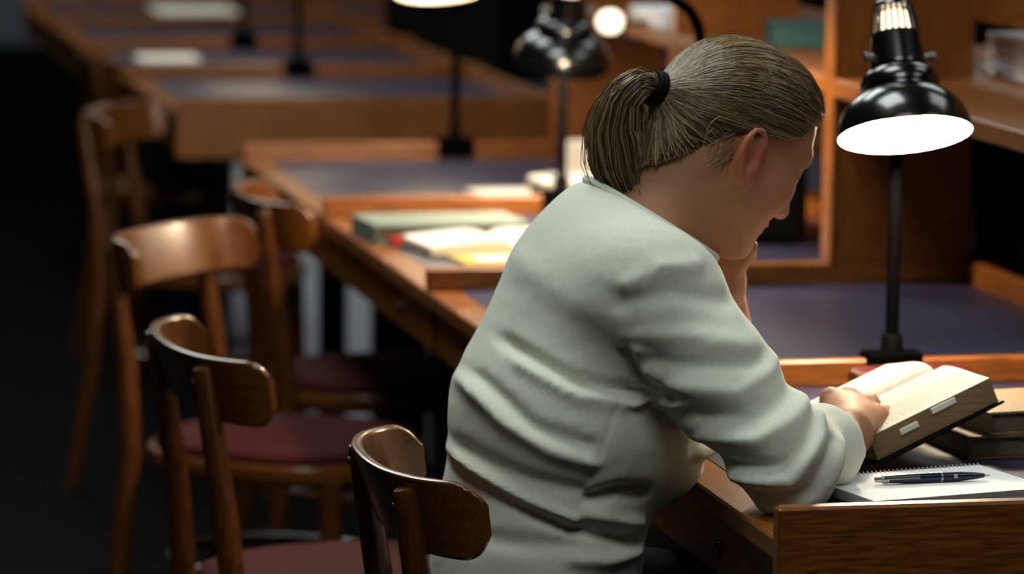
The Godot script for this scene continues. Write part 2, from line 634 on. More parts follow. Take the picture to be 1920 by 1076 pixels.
	bb.lathe([[0.0001, 0.003], [0.012, 0.0055], [0.021, 0.014], [0.025, 0.027], [0.022, 0.042], [0.016, 0.060], [0.0150, 0.080], [0.0185, 0.100], [0.0185, 0.146], [0.0150, 0.151], [0.0001, 0.152]], 24, xf)
	var bm := sm(Color(0.95, 0.93, 0.88), 0.4)
	if energy > 0.0:
		bm.emission_enabled = true
		bm.emission = Color(1.0, 0.90, 0.74)
		bm.emission_energy_multiplier = 2.4
	part("bulb", bb, bm, o)
	if energy > 0.0:
		var l := OmniLight3D.new()
		l.name = "bulb_light"
		o.add_child(l)
		l.position = xf * Vector3(0, 0.027, 0)
		l.light_color = Color(1.0, 0.90, 0.76)
		l.light_energy = energy
		l.light_size = 0.02
		l.omni_range = 20.0
		l.omni_attenuation = 2.0
		l.shadow_enabled = true

func lamps() -> void:
	var y := RAIL
	desk_lamp("lit black desk lamp with domed shade turned down towards the open book", Vector3(0.4029, y, -0.91), Vector3(0.374, 1.058, -0.79), Vector3(0, 0.93, -0.37), 0.31)
	desk_lamp("black gooseneck lamp rising behind the woman's head", Vector3(0.4029, y, -1.81), Vector3(0.27, 1.235, -1.86), Vector3(0.1, 0.97, 0.18), 0.55, true,
		[Vector3(0.4029, 1.03, -1.81), Vector3(0.3985, 1.085, -1.81), Vector3(0.393, 1.115, -1.81), Vector3(0.380, 1.138, -1.81), Vector3(0.36, 1.152, -1.81), Vector3(0.335, 1.162, -1.81), Vector3(0.318, 1.175, -1.80), Vector3(0.305, 1.205, -1.775), Vector3(0.302, 1.25, -1.765), Vector3(0.302, 1.29, -1.775), Vector3(0.295, 1.325, -1.80)])
	desk_lamp("lit black desk lamp with low shade tipped over the white papers behind the woman", Vector3(0.4029, y, -2.71), Vector3(0.376, 1.000, -2.60), Vector3(0.02, 0.97, 0.26), 0.36)
	desk_lamp("black desk lamp clamped on the far end panel of the woman's table", Vector3(0.4029, y, -3.61), Vector3(0.345, 1.062, -3.50), Vector3(0, 0.96, -0.28), 0.05)
	for k in [1, 2]:
		desk_lamp("black desk lamp on the second table's %s divider from its end panel" % ["", "first", "second", "third"][k], Vector3(0.4029, y, -4.59 - k * BAY), Vector3(0.40, 1.085, -4.48 - k * BAY), Vector3(0, 0.98, -0.2), 0.035)

# ---------------------------------------------------------------- things on the desks
func page_tex(w: int, h: int, margin: int, step: int, paper: Color, ink: Color, columns := 1) -> ImageTexture:
	var im := Image.create(w, h, false, Image.FORMAT_RGB8)
	im.fill(paper)
	var r := RandomNumberGenerator.new()
	r.seed = 9
	var cw := (w - margin * (columns + 1)) / columns
	for c in columns:
		var x0 := margin + c * (cw + margin)
		var y := margin
		while y < h - margin:
			var x := x0
			var stop := x0 + cw - (r.randi() % (cw / 2) if r.randf() < 0.18 else 0)
			while x < stop:
				var l := 2 + r.randi() % 9
				im.fill_rect(Rect2i(x, y, mini(l, stop - x), maxi(step / 3, 1)), paper.lerp(ink, 0.45 + r.randf() * 0.4))
				x += l + 2
			y += step
	return ImageTexture.create_from_image(im)

func grid_tex(w: int, h: int, step: int, paper: Color, ink: Color) -> ImageTexture:
	var im := Image.create(w, h, false, Image.FORMAT_RGB8)
	im.fill(paper)
	for x in range(0, w, step):
		im.fill_rect(Rect2i(x, 0, 1, h), ink)
	for y in range(0, h, step):
		im.fill_rect(Rect2i(0, y, w, 1), ink)
	return ImageTexture.create_from_image(im)

# a printed surface: rows x cols grid of points with texture coordinates
func sheet(pts: Array) -> ArrayMesh:
	var rows := pts.size()
	var cols: int = pts[0].size()
	var st := SurfaceTool.new()
	st.begin(Mesh.PRIMITIVE_TRIANGLES)
	for i in rows - 1:
		for j in cols - 1:
			for q in [[0, 0], [0, 1], [1, 1], [0, 0], [1, 1], [1, 0]]:
				st.set_uv(Vector2(float(j + q[1]) / (cols - 1), float(i + q[0]) / (rows - 1)))
				st.add_vertex(pts[i + q[0]][j + q[1]])
	st.index()
	st.generate_normals()
	return st.commit()

func tex_mat(t: Texture2D, rough := 0.85) -> StandardMaterial3D:
	var m := StandardMaterial3D.new()
	m.albedo_texture = t
	m.roughness = rough
	return m

# a closed book lying flat: two boards, a spine and a page block
func closed_book(label: String, at: Vector3, turn: float, size: Vector3, cover: Color, block: Color, group := "") -> void:
	var o := thing("closed_book", label, "book", at, turn, group)
	var cm := sm(cover, 0.6, M.dapple, Vector3(7, 7, 7))
	var t := minf(0.003, size.y * 0.16)
	for s in [0, 1]:
		var b := MB.new()
		b.box(Vector3(0, t / 2 + s * (size.y - t), 0), Vector3(size.x, t, size.z), 0.001)
		part("cover_board", b, cm, o)
	var b := MB.new()
	b.box(Vector3(-size.x / 2 + t / 2, size.y / 2, 0), Vector3(t, size.y - 2 * t, size.z), 0.001)
	part("spine", b, cm, o)
	b = MB.new()
	b.box(Vector3(0.001, size.y / 2, 0), Vector3(size.x - 0.008, size.y - 2 * t, size.z - 0.008), 0.0008)
	part("page_block", b, sm(block, 0.9, M.fine, Vector3(1, 60, 1)), o)

func open_book_thick() -> void:
	var o := thing("open_book", "thick open book with cream pages and index tabs under the woman's hand", "book", Vector3(0.176, 0.7685, -0.459))
	var g := Vector3(0.140, 0.0575, -0.020)          # along the gutter
	var w := Vector3(0.018, 0.0115, 0.124)           # across the right page
	var up := w.cross(g).normalized()
	if up.y < 0:
		up = -up
	var th := 0.027
	var tx := tex_mat(page_tex(320, 360, 22, 7, Color(0.94, 0.91, 0.85), Color(0.42, 0.38, 0.34), 2))
	for side in [1, -1]:
		var prof := []         # page surface: rises from the gutter and rolls off
		for j in 13:
			var t := j / 12.0
			var lift := 0.010 * sin(pow(t, 0.55) * PI) * (1.0 - 0.35 * t) - 0.006 * exp(-t * 9.0)
			prof.append(w * (side * t) + up * lift)
		var rows := []
		for i in 9:
			var s := i / 8.0
			var row := []
			for j in 13:
				row.append(g * (1.0 - s) + prof[j] + up * 0.0004)
			rows.append(row if side == 1 else row)
		part("printed_page", sheet(rows), tx, o)
		var loops := []
		for i in 2:
			var l := PackedVector3Array()
			for j in 13:
				l.append(g * i + prof[j])
			var thick: float = th if side == 1 else th * 0.36
			for j in range(12, -1, -1):
				l.append(g * i + w * (side * j / 12.0) * 1.0 - up * (thick if j > 1 else thick * 0.9))
			loops.append(l)
		var b := MB.new()
		b.loft(loops)
		var blk := part("page_block", b, M.page_edge, o)
		b = MB.new()
		var thick2: float = th if side == 1 else th * 0.36
		b.box(g * 0.5 + w * (side * 0.52) - up * (thick2 + 0.0022), Vector3(w.length() * 1.08, 0.003, g.length() * 1.06), 0.001, Basis(w.normalized(), up, w.normalized().cross(up)))
		part("cover_board", b, M.black_matt, o)
		if side == 1:
			for q in [[0.30, -0.010, 0.15], [0.60, -0.0045, 0.20]]:
				b = MB.new()
				b.box(g * q[0] + w * 1.008 + up * q[1], Vector3(0.0035, 0.0065, g.length() * q[2]), 0.0006, Basis(w.normalized(), up, w.normalized().cross(up)))
				var tab := part("index_tab", b, M.paper, blk)
	var sp := MB.new()
	sp.box(g * 0.5 - up * (th * 0.86), Vector3(0.02, 0.003, g.length() * 1.06), 0.001, Basis(w.normalized(), up, w.normalized().cross(up)))
	part("spine", sp, M.black_matt, o)

func desk_things() -> void:
	open_book_thick()
	closed_book("tan closed book at the bottom of the pair propping the open book", Vector3(0.425, 0.741, -0.475), 4.0, Vector3(0.21, 0.026, 0.150), Color(0.46, 0.39, 0.29), Color(0.70, 0.63, 0.52))
	closed_book("tan closed book on top of the pair propping the open book", Vector3(0.432, 0.7672, -0.478), 9.0, Vector3(0.19, 0.026, 0.140), Color(0.66, 0.55, 0.40), Color(0.72, 0.64, 0.52))
	# spiral notebook of squared paper
	var nb := thing("spiral_notebook", "white spiral notebook of squared paper with a pen lying on it", "notebook", Vector3(0.2205, 0.741, -0.2125), 12.6)
	var b := MB.new()
	b.box(Vector3(0, 0.0008, 0), Vector3(0.21, 0.0016, 0.140), 0.0004)
	part("back_cover", b, sm(Color(0.24, 0.2, 0.16), 0.8), nb)
	b = MB.new()
	b.box(Vector3(0, 0.0068, 0), Vector3(0.209, 0.0102, 0.139), 0.0004)
	var blk := part("page_block", b, tex_mat(grid_tex(4, 4, 4, Color(0.80, 0.79, 0.78), Color(0.80, 0.79, 0.78))), nb)
	var gm := tex_mat(grid_tex(1024, 684, 24, Color(0.94, 0.935, 0.93), Color(0.80, 0.79, 0.86)))
	part("squared_sheet", sheet([[Vector3(-0.1045, 0.0122, -0.0695), Vector3(0.1045, 0.0122, -0.0695)], [Vector3(-0.1045, 0.0122, 0.0695), Vector3(0.1045, 0.0122, 0.0695)]]), gm, nb)
	part("squared_edge", sheet([[Vector3(-0.1045, 0.0117, 0.0699), Vector3(0.1045, 0.0117, 0.0699)], [Vector3(-0.1045, 0.002, 0.0699), Vector3(0.1045, 0.002, 0.0699)]]), tex_mat(grid_tex(1024, 48, 22, Color(0.62, 0.6, 0.6), Color(0.3, 0.29, 0.3))), nb)
	b = MB.new()
	for i in 40:
		var x := -0.101 + 0.202 * i / 39.0
		var ring := []
		for k in 9:
			var t := TAU * k / 8.0
			ring.append(Vector3(x + 0.0012 * k / 8.0, 0.0075 + 0.0066 * sin(t), -0.0685 + 0.0045 * cos(t)))
		b.tube(ring, 0.0006, 5, false)
	var wire := part("wire_spiral", b, M.steel, nb)
	# ballpoint pen
	var a := Vector3(0.161, 0.7585, -0.208)
	var e := Vector3(0.289, 0.7585, -0.216)
	var pen := thing("ballpoint_pen", "dark blue ballpoint pen with silver clip on the notebook", "pen", a)
	var d := (e - a).normalized()
	var px := Transform3D(Basis(d.cross(Vector3.UP).normalized() * 1.0, d, d.cross(Vector3.UP).normalized().cross(d)), Vector3.ZERO)
	var L := (e - a).length()
	var navy := sm(Color(0.04, 0.06, 0.20), 0.25)
	b = MB.new()
	b.lathe([[0.0001, 0.014], [0.0042, 0.014], [0.0050, 0.03], [0.0053, 0.072], [0.0001, 0.072]], 20, px)
	part("barrel", b, navy, pen)
	b = MB.new()
	b.lathe([[0.0001, 0.0735], [0.0053, 0.0735], [0.0050, 0.095], [0.0036, 0.113], [0.0022, L - 0.007], [0.0001, L - 0.007]], 20, px)
	part("grip", b, navy, pen)
	b = MB.new()
	b.lathe([[0.0001, 0.072], [0.0055, 0.072], [0.0055, 0.0736], [0.0001, 0.0736]], 20, px)
	part("ring", b, M.steel, pen)
	b = MB.new()
	b.lathe([[0.0001, L - 0.0075], [0.0020, L - 0.0075], [0.0008, L - 0.001], [0.0003, L], [0.0001, L]], 12, px)
	part("tip", b, M.steel, pen)
	b = MB.new()
	b.lathe([[0.0001, 0.0], [0.0030, 0.0005], [0.0033, 0.008], [0.0046, 0.0085], [0.0046, 0.0145], [0.0001, 0.0145]], 16, px)
	var btn := part("push_button", b, M.steel, pen)
	b = MB.new()
	var out := Vector3(0.05, 0.35, 0.93).normalized()
	b.box(d * 0.028 + out * 0.0062, Vector3(0.040, 0.0016, 0.0034), 0.0005, Basis(d, out, d.cross(out)))
	b.box(d * 0.0105 + out * 0.0050, Vector3(0.006, 0.004, 0.0042), 0.0005, Basis(d, out, d.cross(out)))
	part("clip", b, M.steel, pen)
	b = MB.new()
	var em := Vector3(0.0, 0.30, 0.95).normalized()
	var ec := d * 0.088 + em * 0.0052
	var eb := Basis(d, em, d.cross(em))
	for k in 4:
		b.box(ec + eb * Vector3((k - 1.5) * 0.0011, 0, 0.0012), Vector3(0.0007, 0.0004, 0.0014), 0.0001, eb)
		b.box(ec + eb * Vector3((k - 1.5) * 0.0009, 0, -0.0009), Vector3(0.0006, 0.0004, 0.0016), 0.0001, eb)
	part("crown_mark", b, M.paper, pen)
	# spectacle case
	var sc := thing("spectacle_case", "small reddish brown leather case lying against the lamp's divider", "case", Vector3(0.405, 0.741, -0.835), 4.0)
	var cl := []
	for q in [[-0.076, 0.35], [-0.074, 0.7], [-0.066, 0.95], [-0.05, 1.0], [0.05, 1.0], [0.066, 0.95], [0.074, 0.7], [0.076, 0.35]]:
		var l := PackedVector3Array()
		for k in 20:
			var t := TAU * k / 20
			var cc := cos(t)
			var ss := sin(t)
			l.append(Vector3(q[0], 0.017 + 0.017 * q[1] * signf(ss) * pow(absf(ss), 0.6), 0.030 * q[1] * signf(cc) * pow(absf(cc), 0.6)))
		cl.append(l)
	b = MB.new()
	b.loft(cl)
	part("case_body", b, bump(sm(Color(0.30, 0.10, 0.075), 0.38), M.fine, 0.02), sc)
	b = MB.new()
	b.box(Vector3(0, 0.018, 0.0302), Vector3(0.13, 0.0012, 0.0012), 0.0003)
	part("lid_seam", b, M.black_matt, sc)
	# next desk: books and papers
	closed_book("grey green closed book lying against the divider on the third desk", Vector3(0.140, 0.741, -2.42), 4.0, Vector3(0.25, 0.030, 0.155), Color(0.50, 0.56, 0.52), Color(0.50, 0.40, 0.28))
	var ob := thing("open_book", "open book with bright white pages on the third desk", "book", Vector3(0.205, 0.742, -2.27), 6.0)
	flat_open_book(ob, Vector2(0.135, 0.16), 0.022)
	b = MB.new()
	b.box(Vector3(0, 0.006, 0), Vector3(0.045, 0.012, 0.016), 0.003)
	var er := thing("red_eraser", "small bright red eraser between the books on the third desk", "eraser", Vector3(0.066, 0.741, -2.335), 15.0)
	part("eraser_block", b, sm(Color(0.72, 0.10, 0.03), 0.6), er)
	b = MB.new()
	b.box(Vector3(0.008, 0.006, 0), Vector3(0.022, 0.0126, 0.0166), 0.002)
	part("eraser_sleeve", b, sm(Color(0.45, 0.12, 0.04), 0.6), er)
	b = MB.new()
	b.box(Vector3(0.20, 0.7435, -2.12), Vector3(0.19, 0.005, 0.10), 0.001, Basis(Vector3.UP, 0.08))
	solo("paper_pad", b, sm(Color(0.82, 0.70, 0.36), 0.85), "yellowish paper pad just behind the third desk's divider", "pad")
	b = MB.new()
	b.box(Vector3(0.215, 0.7472, -2.10), Vector3(0.17, 0.0024, 0.055), 0.0006, Basis(Vector3.UP, 0.05))
	solo("paper_slip", b, M.paper, "white paper slip lying on the yellowish pad", "paper")
	# fourth desk: bright papers under the low lamp
	closed_book("dark brown closed book under the white papers below the low lamp", Vector3(0.50, 0.741, -2.83), -4.0, Vector3(0.22, 0.028, 0.16), Color(0.10, 0.065, 0.045), Color(0.4, 0.33, 0.25))
	var ob2 := thing("open_book", "open book with glaring white pages lying under the low lamp", "book", Vector3(0.50, 0.770, -2.85), 4.0)
	flat_open_book(ob2, Vector2(0.105, 0.15), 0.020)
	b = MB.new()
	b.box(Vector3(0.535, 0.786, -3.05), Vector3(0.10, 0.09, 0.018), 0.003, Basis(Vector3.UP, 0.25))
	solo("paper_block", b, M.paper, "upright white paper block behind the glaring open book", "paper")
	b = MB.new()
	b.box(Vector3(0.42, 0.7425, -3.02), Vector3(0.20, 0.003, 0.14), 0.001, Basis(Vector3.UP, 0.1))
	solo("paper_sheet", b, M.paper, "white loose sheets beside the glaring open book", "paper")
	# leaning black file at the back of the third desk, folders on the shelf
	b = MB.new()
	b.box(Vector3(0.645, 0.741 + 0.125, -2.40), Vector3(0.10, 0.25, 0.30), 0.012)
	var bag := thing("black_bag", "black bag standing under the shelf on the third desk", "bag", Vector3.ZERO)
	part("bag_body", b, M.black_matt, bag)
	b = MB.new()
	b.tube([Vector3(0.645, 0.985, -2.33), Vector3(0.645, 1.003, -2.35), Vector3(0.645, 1.006, -2.40), Vector3(0.645, 1.003, -2.45), Vector3(0.645, 0.985, -2.47)], 0.006, 8)
	part("bag_handle", b, M.black_matt, bag)
	closed_book("teal closed book lying on the shelf over the third desk", Vector3(0.735, 1.041, -2.46), 80.0, Vector3(0.18, 0.034, 0.10), Color(0.16, 0.34, 0.34), Color(0.30, 0.5, 0.5))
	b = MB.new()
	for i in 5:
		b.box(Vector3(0.69 + 0.003 * (i % 2), 1.0435 + i * 0.0052, -2.95 + 0.004 * (i % 3)), Vector3(0.17, 0.005, 0.24), 0.001, Basis(Vector3.UP, 0.03 * (i % 3)))
	solo("paper_stack", b, sm(Color(0.84, 0.86, 0.90), 0.85), "stack of white papers on the shelf over the fourth desk", "paper")
	b = MB.new()
	for i in 12:
		b.box(Vector3(0.925 + 0.003 * (i % 2), 1.0435 + i * 0.0052, -1.74), Vector3(0.15, 0.005, 0.24), 0.001, Basis(Vector3.UP, 0.05 * (i % 3)))
	# the shelf on the other half of the table carries the second stack
	var sb := MB.new()
	sb.box(Vector3(0.925, 1.027, -1.8), Vector3(0.208, 0.026, 3.6), 0.002)
	var ss := thing("long_shelf", "wooden shelf board on the far side of the back board", "shelf", Vector3.ZERO)
	part("board", sb, M.wood_z, ss)
	for k in [0.02, 1.3, 3.5]:
		var q := MB.new()
		q.box(Vector3(0.925, (RAIL + 1.014) / 2, -k - 0.02), Vector3(0.2, 1.014 - RAIL, 0.03), 0.002)
		part("bracket_panel", q, M.wood_y, ss)
	solo("paper_stack", b, sm(Color(0.90, 0.90, 0.95), 0.85), "stack of white papers seen through the slot above the shelf", "paper")
	# black backpack on the desk behind the rail
	var bp := thing("black_backpack", "black backpack standing on the far side of the rail beside the lit lamp", "backpack", Vector3(0.965, 0.742, -2.02))
	var bl := []
	for q in [[0.0, 0.90], [0.006, 0.97], [0.05, 1.0], [0.14, 1.0], [0.20, 0.93], [0.235, 0.74], [0.248, 0.45]]:
		var l2 := PackedVector3Array()
		for k in 28:
			var t := TAU * k / 28
			l2.append(Vector3(0.115 * q[1] * signf(cos(t)) * pow(absf(cos(t)), 0.55), q[0], 0.33 * q[1] * signf(sin(t)) * pow(absf(sin(t)), 0.55)))
		bl.append(l2)
	b = MB.new()
	b.loft(bl)
	part("pack_body", b, M.black_cloth, bp)
	b = MB.new()
	b.box(Vector3(-0.122, 0.08, 0.0), Vector3(0.03, 0.11, 0.40), 0.012)
	var pk := part("front_pocket", b, M.black_cloth, bp)
	b = MB.new()
	b.box(Vector3(-0.138, 0.125, 0.0), Vector3(0.003, 0.003, 0.34), 0.001)
	part("zip", b, M.black_matt, pk)
	b = MB.new()
	b.tube([Vector3(0, 0.244, -0.06), Vector3(0, 0.262, -0.045), Vector3(0, 0.266, 0), Vector3(0, 0.262, 0.045), Vector3(0, 0.244, 0.06)], 0.006, 8)
	part("carry_loop", b, M.black_cloth, bp)
	# small clip lamp with a bare frosted globe on the shelf edge
	var cp := thing("clip_lamp", "small glowing frosted globe clipped to the shelf edge behind the low lamp", "lamp", Vector3(0.5745, 1.027, -2.95))
	b = MB.new()
	b.box(Vector3(0.012, 0.0165, 0), Vector3(0.04, 0.006, 0.024), 0.001)
	b.box(Vector3(0.012, -0.0165, 0), Vector3(0.04, 0.006, 0.024), 0.001)
	b.box(Vector3(-0.0105, 0, 0), Vector3(0.006, 0.038, 0.024), 0.001)
	part("clip", b, M.black_matt, cp)
	b = MB.new()
	b.ball(Vector3(-0.034, 0.018, 0), Vector3(0.024, 0.021, 0.022), 20)
	var gl := sm(Color(0.95, 0.93, 0.88), 0.4)
	gl.emission_enabled = true
	gl.emission = Color(1.0, 0.92, 0.80)
	gl.emission_energy_multiplier = 1.8
	part("globe", b, gl, cp)
	var l := OmniLight3D.new()
	l.name = "globe_light"
	cp.add_child(l)
	l.position = Vector3(-0.034, 0.018, 0)
	l.light_color = Color(1.0, 0.86, 0.66)
	l.light_energy = 0.006
	l.light_size = 0.02
	l.omni_range = 10.0
	l.shadow_enabled = true

func flat_open_book(o: Node3D, page: Vector2, th: float) -> void:
	var tx := tex_mat(page_tex(200, 260, 20, 9, Color(0.94, 0.93, 0.91), Color(0.5, 0.48, 0.46), 1))
	for side in [1, -1]:
		var rows := []
		var loops := []
		for i in 2:
			var z: float = page.y * (i - 0.5)
			var row := []
			var l := PackedVector3Array()
			for j in 11:
				var t := j / 10.0
				var y := th * (0.72 + 0.28 * sin(pow(t, 0.5) * PI)) - 0.3 * th * exp(-t * 10.0) - 0.12 * th * t
				row.append(Vector3(side * page.x * t, y + 0.0004, z))
				l.append(Vector3(side * page.x * t, y, z))
			for j in [10, 5, 0]:
				l.append(Vector3(side * page.x * j / 10.0, 0.002, z))
			rows.append(row)
			loops.append(l)
		part("printed_page", sheet(rows), tx, o)
		var b := MB.new()
		b.loft(loops)
		part("page_block", b, M.cream_paper, o)
		b = MB.new()
		b.box(Vector3(side * page.x * 0.52, 0.001, 0), Vector3(page.x * 1.06, 0.002, page.y * 1.04), 0.0005)
		part("cover_board", b, sm(Color(0.25, 0.2, 0.17), 0.7), o)

func far_things() -> void:
	var b := MB.new()
	b.box(Vector3(0.48, 0.743, -7.92), Vector3(0.24, 0.004, 0.42), 0.001)
	solo("paper_sheet", b, M.paper, "large white sheet lying on the far bay of the second table", "paper")
	b = MB.new()
	b.box(Vector3(0.17, 0.7425, -6.10), Vector3(0.15, 0.003, 0.20), 0.001)
	solo("paper_sheet", b, M.paper, "white sheet on the second table above the pale wooden seat", "paper")
	# blue bins under the second table
	for q in [[0.245, -6.45], [0.36, -6.5]]:
		var o := thing("waste_bin", "dark blue waste bin under the second table", "bin", Vector3(q[0], 0, q[1]), 0.0, "blue bins under the second table")
		b = MB.new()
		b.lathe([[0.030, 0.0], [0.034, 0.004], [0.040, 0.50], [0.043, 0.505], [0.043, 0.52], [0.039, 0.52], [0.036, 0.49], [0.031, 0.01]], 24, Transform3D.IDENTITY, true)
		part("bin_shell", b, sm(Color(0.05, 0.10, 0.38), 0.5), o)
		b = MB.new()
		b.lathe([[0.0001, 0.006], [0.032, 0.006], [0.032, 0.010], [0.0001, 0.010]], 24)
		part("bin_bottom", b, sm(Color(0.05, 0.10, 0.38), 0.5), o)
	# black filing cupboard on the far half of the second table
	var fc := thing("filing_cupboard", "black filing cupboard standing on the far half of the second table", "cupboard", Vector3(1.03, 0.742, -6.05))
	b = MB.new()
	b.box(Vector3(0, 0.26, 0), Vector3(0.34, 0.52, 1.5), 0.004)
	part("carcass", b, M.black_cloth, fc)
	for k in 3:
		b = MB.new()
		b.box(Vector3(-0.176, 0.26, -0.495 + k * 0.495), Vector3(0.014, 0.50, 0.485), 0.003)
		var dv := part("door", b, M.black_cloth, fc)
		b = MB.new()
		b.box(Vector3(-0.187, 0.26, -0.29 + k * 0.495), Vector3(0.012, 0.09, 0.012), 0.003)
		part("handle", b, M.screw, dv)
	# pale cabinet against the far wall
	var c := thing("low_cabinet", "pale blue grey cabinet on a dark plinth against the far wall", "cabinet", Vector3(0.2, 0, -12.7))
	b = MB.new()
	b.box(Vector3(0, 0.15, 0), Vector3(1.9, 0.30, 0.4), 0.005)
	part("plinth", b, M.black_matt, c)
	b = MB.new()
	b.box(Vector3(0, 0.70, -0.02), Vector3(1.9, 0.80, 0.4), 0.006)
	part("body", b, sm(Color(0.45, 0.50, 0.56), 0.5), c)
	for k in 3:
		b = MB.new()
		b.box(Vector3(-0.63 + k * 0.63, 0.70, 0.19), Vector3(0.60, 0.74, 0.02), 0.004)
		var dr := part("door", b, sm(Color(0.45, 0.50, 0.56), 0.5), c)
		b = MB.new()
		b.box(Vector3(-0.40 + k * 0.63, 0.95, 0.206), Vector3(0.015, 0.10, 0.014), 0.003)
		part("handle", b, M.steel, dr)

# ---------------------------------------------------------------- the woman
# signed distance shapes: [kind, ...]; kind 0 tapered capsule a b ra rb k, kind 1 ellipsoid c r k
func cap(p: Vector3, a: Vector3, b: Vector3, ra: float, rb: float) -> float:
	var ab := b - a
	var t := clampf((p - a).dot(ab) / ab.length_squared(), 0.0, 1.0)
	return (p - a - ab * t).length() - lerpf(ra, rb, t)

func ell(p: Vector3, c: Vector3, r: Vector3) -> float:
	var q := p - c
	var k0 := (q / r).length()
	var k1 := (q / (r * r)).length()
	return k0 * (k0 - 1.0) / maxf(k1, 1e-6)

func smin(a: float, b: float, k: float) -> float:
	var h := maxf(k - absf(a - b), 0.0) / k
	return minf(a, b) - h * h * k * 0.25

func smax(a: float, b: float, k: float) -> float:
	return -smin(-a, -b, k)

# surface nets over the box lo..hi with cells of h; returns [points, indices]
func nets(f: Callable, lo: Vector3, hi: Vector3, h: float) -> Array:
	const B := 6
	var bx := int(ceil((hi.x - lo.x) / (h * B)))
	var by := int(ceil((hi.y - lo.y) / (h * B)))
	var bz := int(ceil((hi.z - lo.z) / (h * B)))
	var sx := bx * B + 1
	var sy := by * B + 1
	var sz := bz * B + 1
	var val := PackedFloat32Array()
	val.resize(sx * sy * sz)
	val.fill(1e9)
	var vid := PackedInt32Array()
	vid.resize(sx * sy * sz)
	vid.fill(-1)
	var live := []
	var reach := B * h * 0.5 * 1.7320508 * 1.35 + h
	for k in bz:
		for j in by:
			for i in bx:
				var c := lo + Vector3(i + 0.5, j + 0.5, k + 0.5) * (B * h)
				if absf(f.call(c)) > reach:
					continue
				live.append(Vector3i(i, j, k) * B)
				for zz in B + 1:
					for yy in B + 1:
						var row := ((k * B + zz) * sy + j * B + yy) * sx + i * B
						for xx in B + 1:
							if val[row + xx] > 1e8:
								val[row + xx] = f.call(lo + Vector3(i * B + xx, j * B + yy, k * B + zz) * h)
	var pts := PackedVector3Array()
	var offs := [0, 1, sx, sx + 1, sx * sy, sx * sy + 1, sx * sy + sx, sx * sy + sx + 1]
	var edges := [[0, 1], [2, 3], [4, 5], [6, 7], [0, 2], [1, 3], [4, 6], [5, 7], [0, 4], [1, 5], [2, 6], [3, 7]]
	var corner := []
	for c in 8:
		corner.append(Vector3(c & 1, (c >> 1) & 1, c >> 2))
	for o in live:
		for zz in B:
			for yy in B:
				var base: int = ((o.z + zz) * sy + o.y + yy) * sx + o.x
				for xx in B:
					var at := base + xx
					var n := 0
					for c in 8:
						if val[at + offs[c]] < 0.0:
							n += 1
					if n == 0 or n == 8:
						continue
					var sum := Vector3.ZERO
					var cnt := 0
					for e in edges:
						var a: float = val[at + offs[e[0]]]
						var b: float = val[at + offs[e[1]]]
						if (a < 0.0) != (b < 0.0):
							sum += corner[e[0]].lerp(corner[e[1]], a / (a - b))
							cnt += 1
					vid[at] = pts.size()
					pts.append(lo + (Vector3(o.x + xx, o.y + yy, o.z + zz) + sum / float(cnt)) * h)
	var idx := PackedInt32Array()
	var step := [1, sx, sx * sy]
	for o in live:
		for zz in B:
			for yy in B:
				var base: int = ((o.z + zz) * sy + o.y + yy) * sx + o.x
				for xx in B:
					var at := base + xx
					if vid[at] < 0:
						continue
					var a: float = val[at]
					for ax in 3:
						var b: float = val[at + step[ax]]
						if (a < 0.0) == (b < 0.0):
							continue
						var u: int = step[(ax + 1) % 3]
						var w: int = step[(ax + 2) % 3]
						if at - u - w < 0:
							continue
						var q0 := vid[at]
						var q1 := vid[at - u]
						var q2 := vid[at - u - w]
						var q3 := vid[at - w]
						if q0 < 0 or q1 < 0 or q2 < 0 or q3 < 0:
							continue
						if a < 0.0:
							idx.append_array([q0, q2, q1, q0, q3, q2])
						else:
							idx.append_array([q0, q1, q2, q0, q2, q3])
	return [pts, idx]

func indexed_normals(pts: PackedVector3Array, idx: PackedInt32Array) -> PackedVector3Array:
	var nn := PackedVector3Array()
	nn.resize(pts.size())
	for i in range(0, idx.size(), 3):
		var a := pts[idx[i]]
		var f := (a - pts[idx[i + 2]]).cross(a - pts[idx[i + 1]])
		nn[idx[i]] += f
		nn[idx[i + 1]] += f
		nn[idx[i + 2]] += f
	for i in nn.size():
		nn[i] = nn[i].normalized()
	return nn

func relax(pts: PackedVector3Array, idx: PackedInt32Array, amount: float) -> PackedVector3Array:
	var sum := PackedVector3Array()
	sum.resize(pts.size())
	var cnt := PackedInt32Array()
	cnt.resize(pts.size())
	for i in range(0, idx.size(), 3):
		for k in 3:
			var a := idx[i + k]
			var b := idx[i + (k + 1) % 3]
			sum[a] += pts[b]
			sum[b] += pts[a]
			cnt[a] += 1
			cnt[b] += 1
	for i in pts.size():
		if cnt[i] > 0:
			pts[i] = pts[i].lerp(sum[i] / float(cnt[i]), amount)
	return pts

func subdivide(pts: PackedVector3Array, idx: PackedInt32Array) -> Array:
	var mids := {}
	var out := PackedInt32Array()
	for i in range(0, idx.size(), 3):
		var m := [0, 0, 0]
		for k in 3:
			var a := idx[i + k]
			var b := idx[i + (k + 1) % 3]
			var key := Vector2i(mini(a, b), maxi(a, b))
			if not mids.has(key):
				mids[key] = pts.size()
				pts.append((pts[a] + pts[b]) * 0.5)
			m[k] = mids[key]
		out.append_array([idx[i], m[0], m[2], m[0], idx[i + 1], m[1], m[2], m[1], idx[i + 2], m[0], m[1], m[2]])
	return [pts, out]

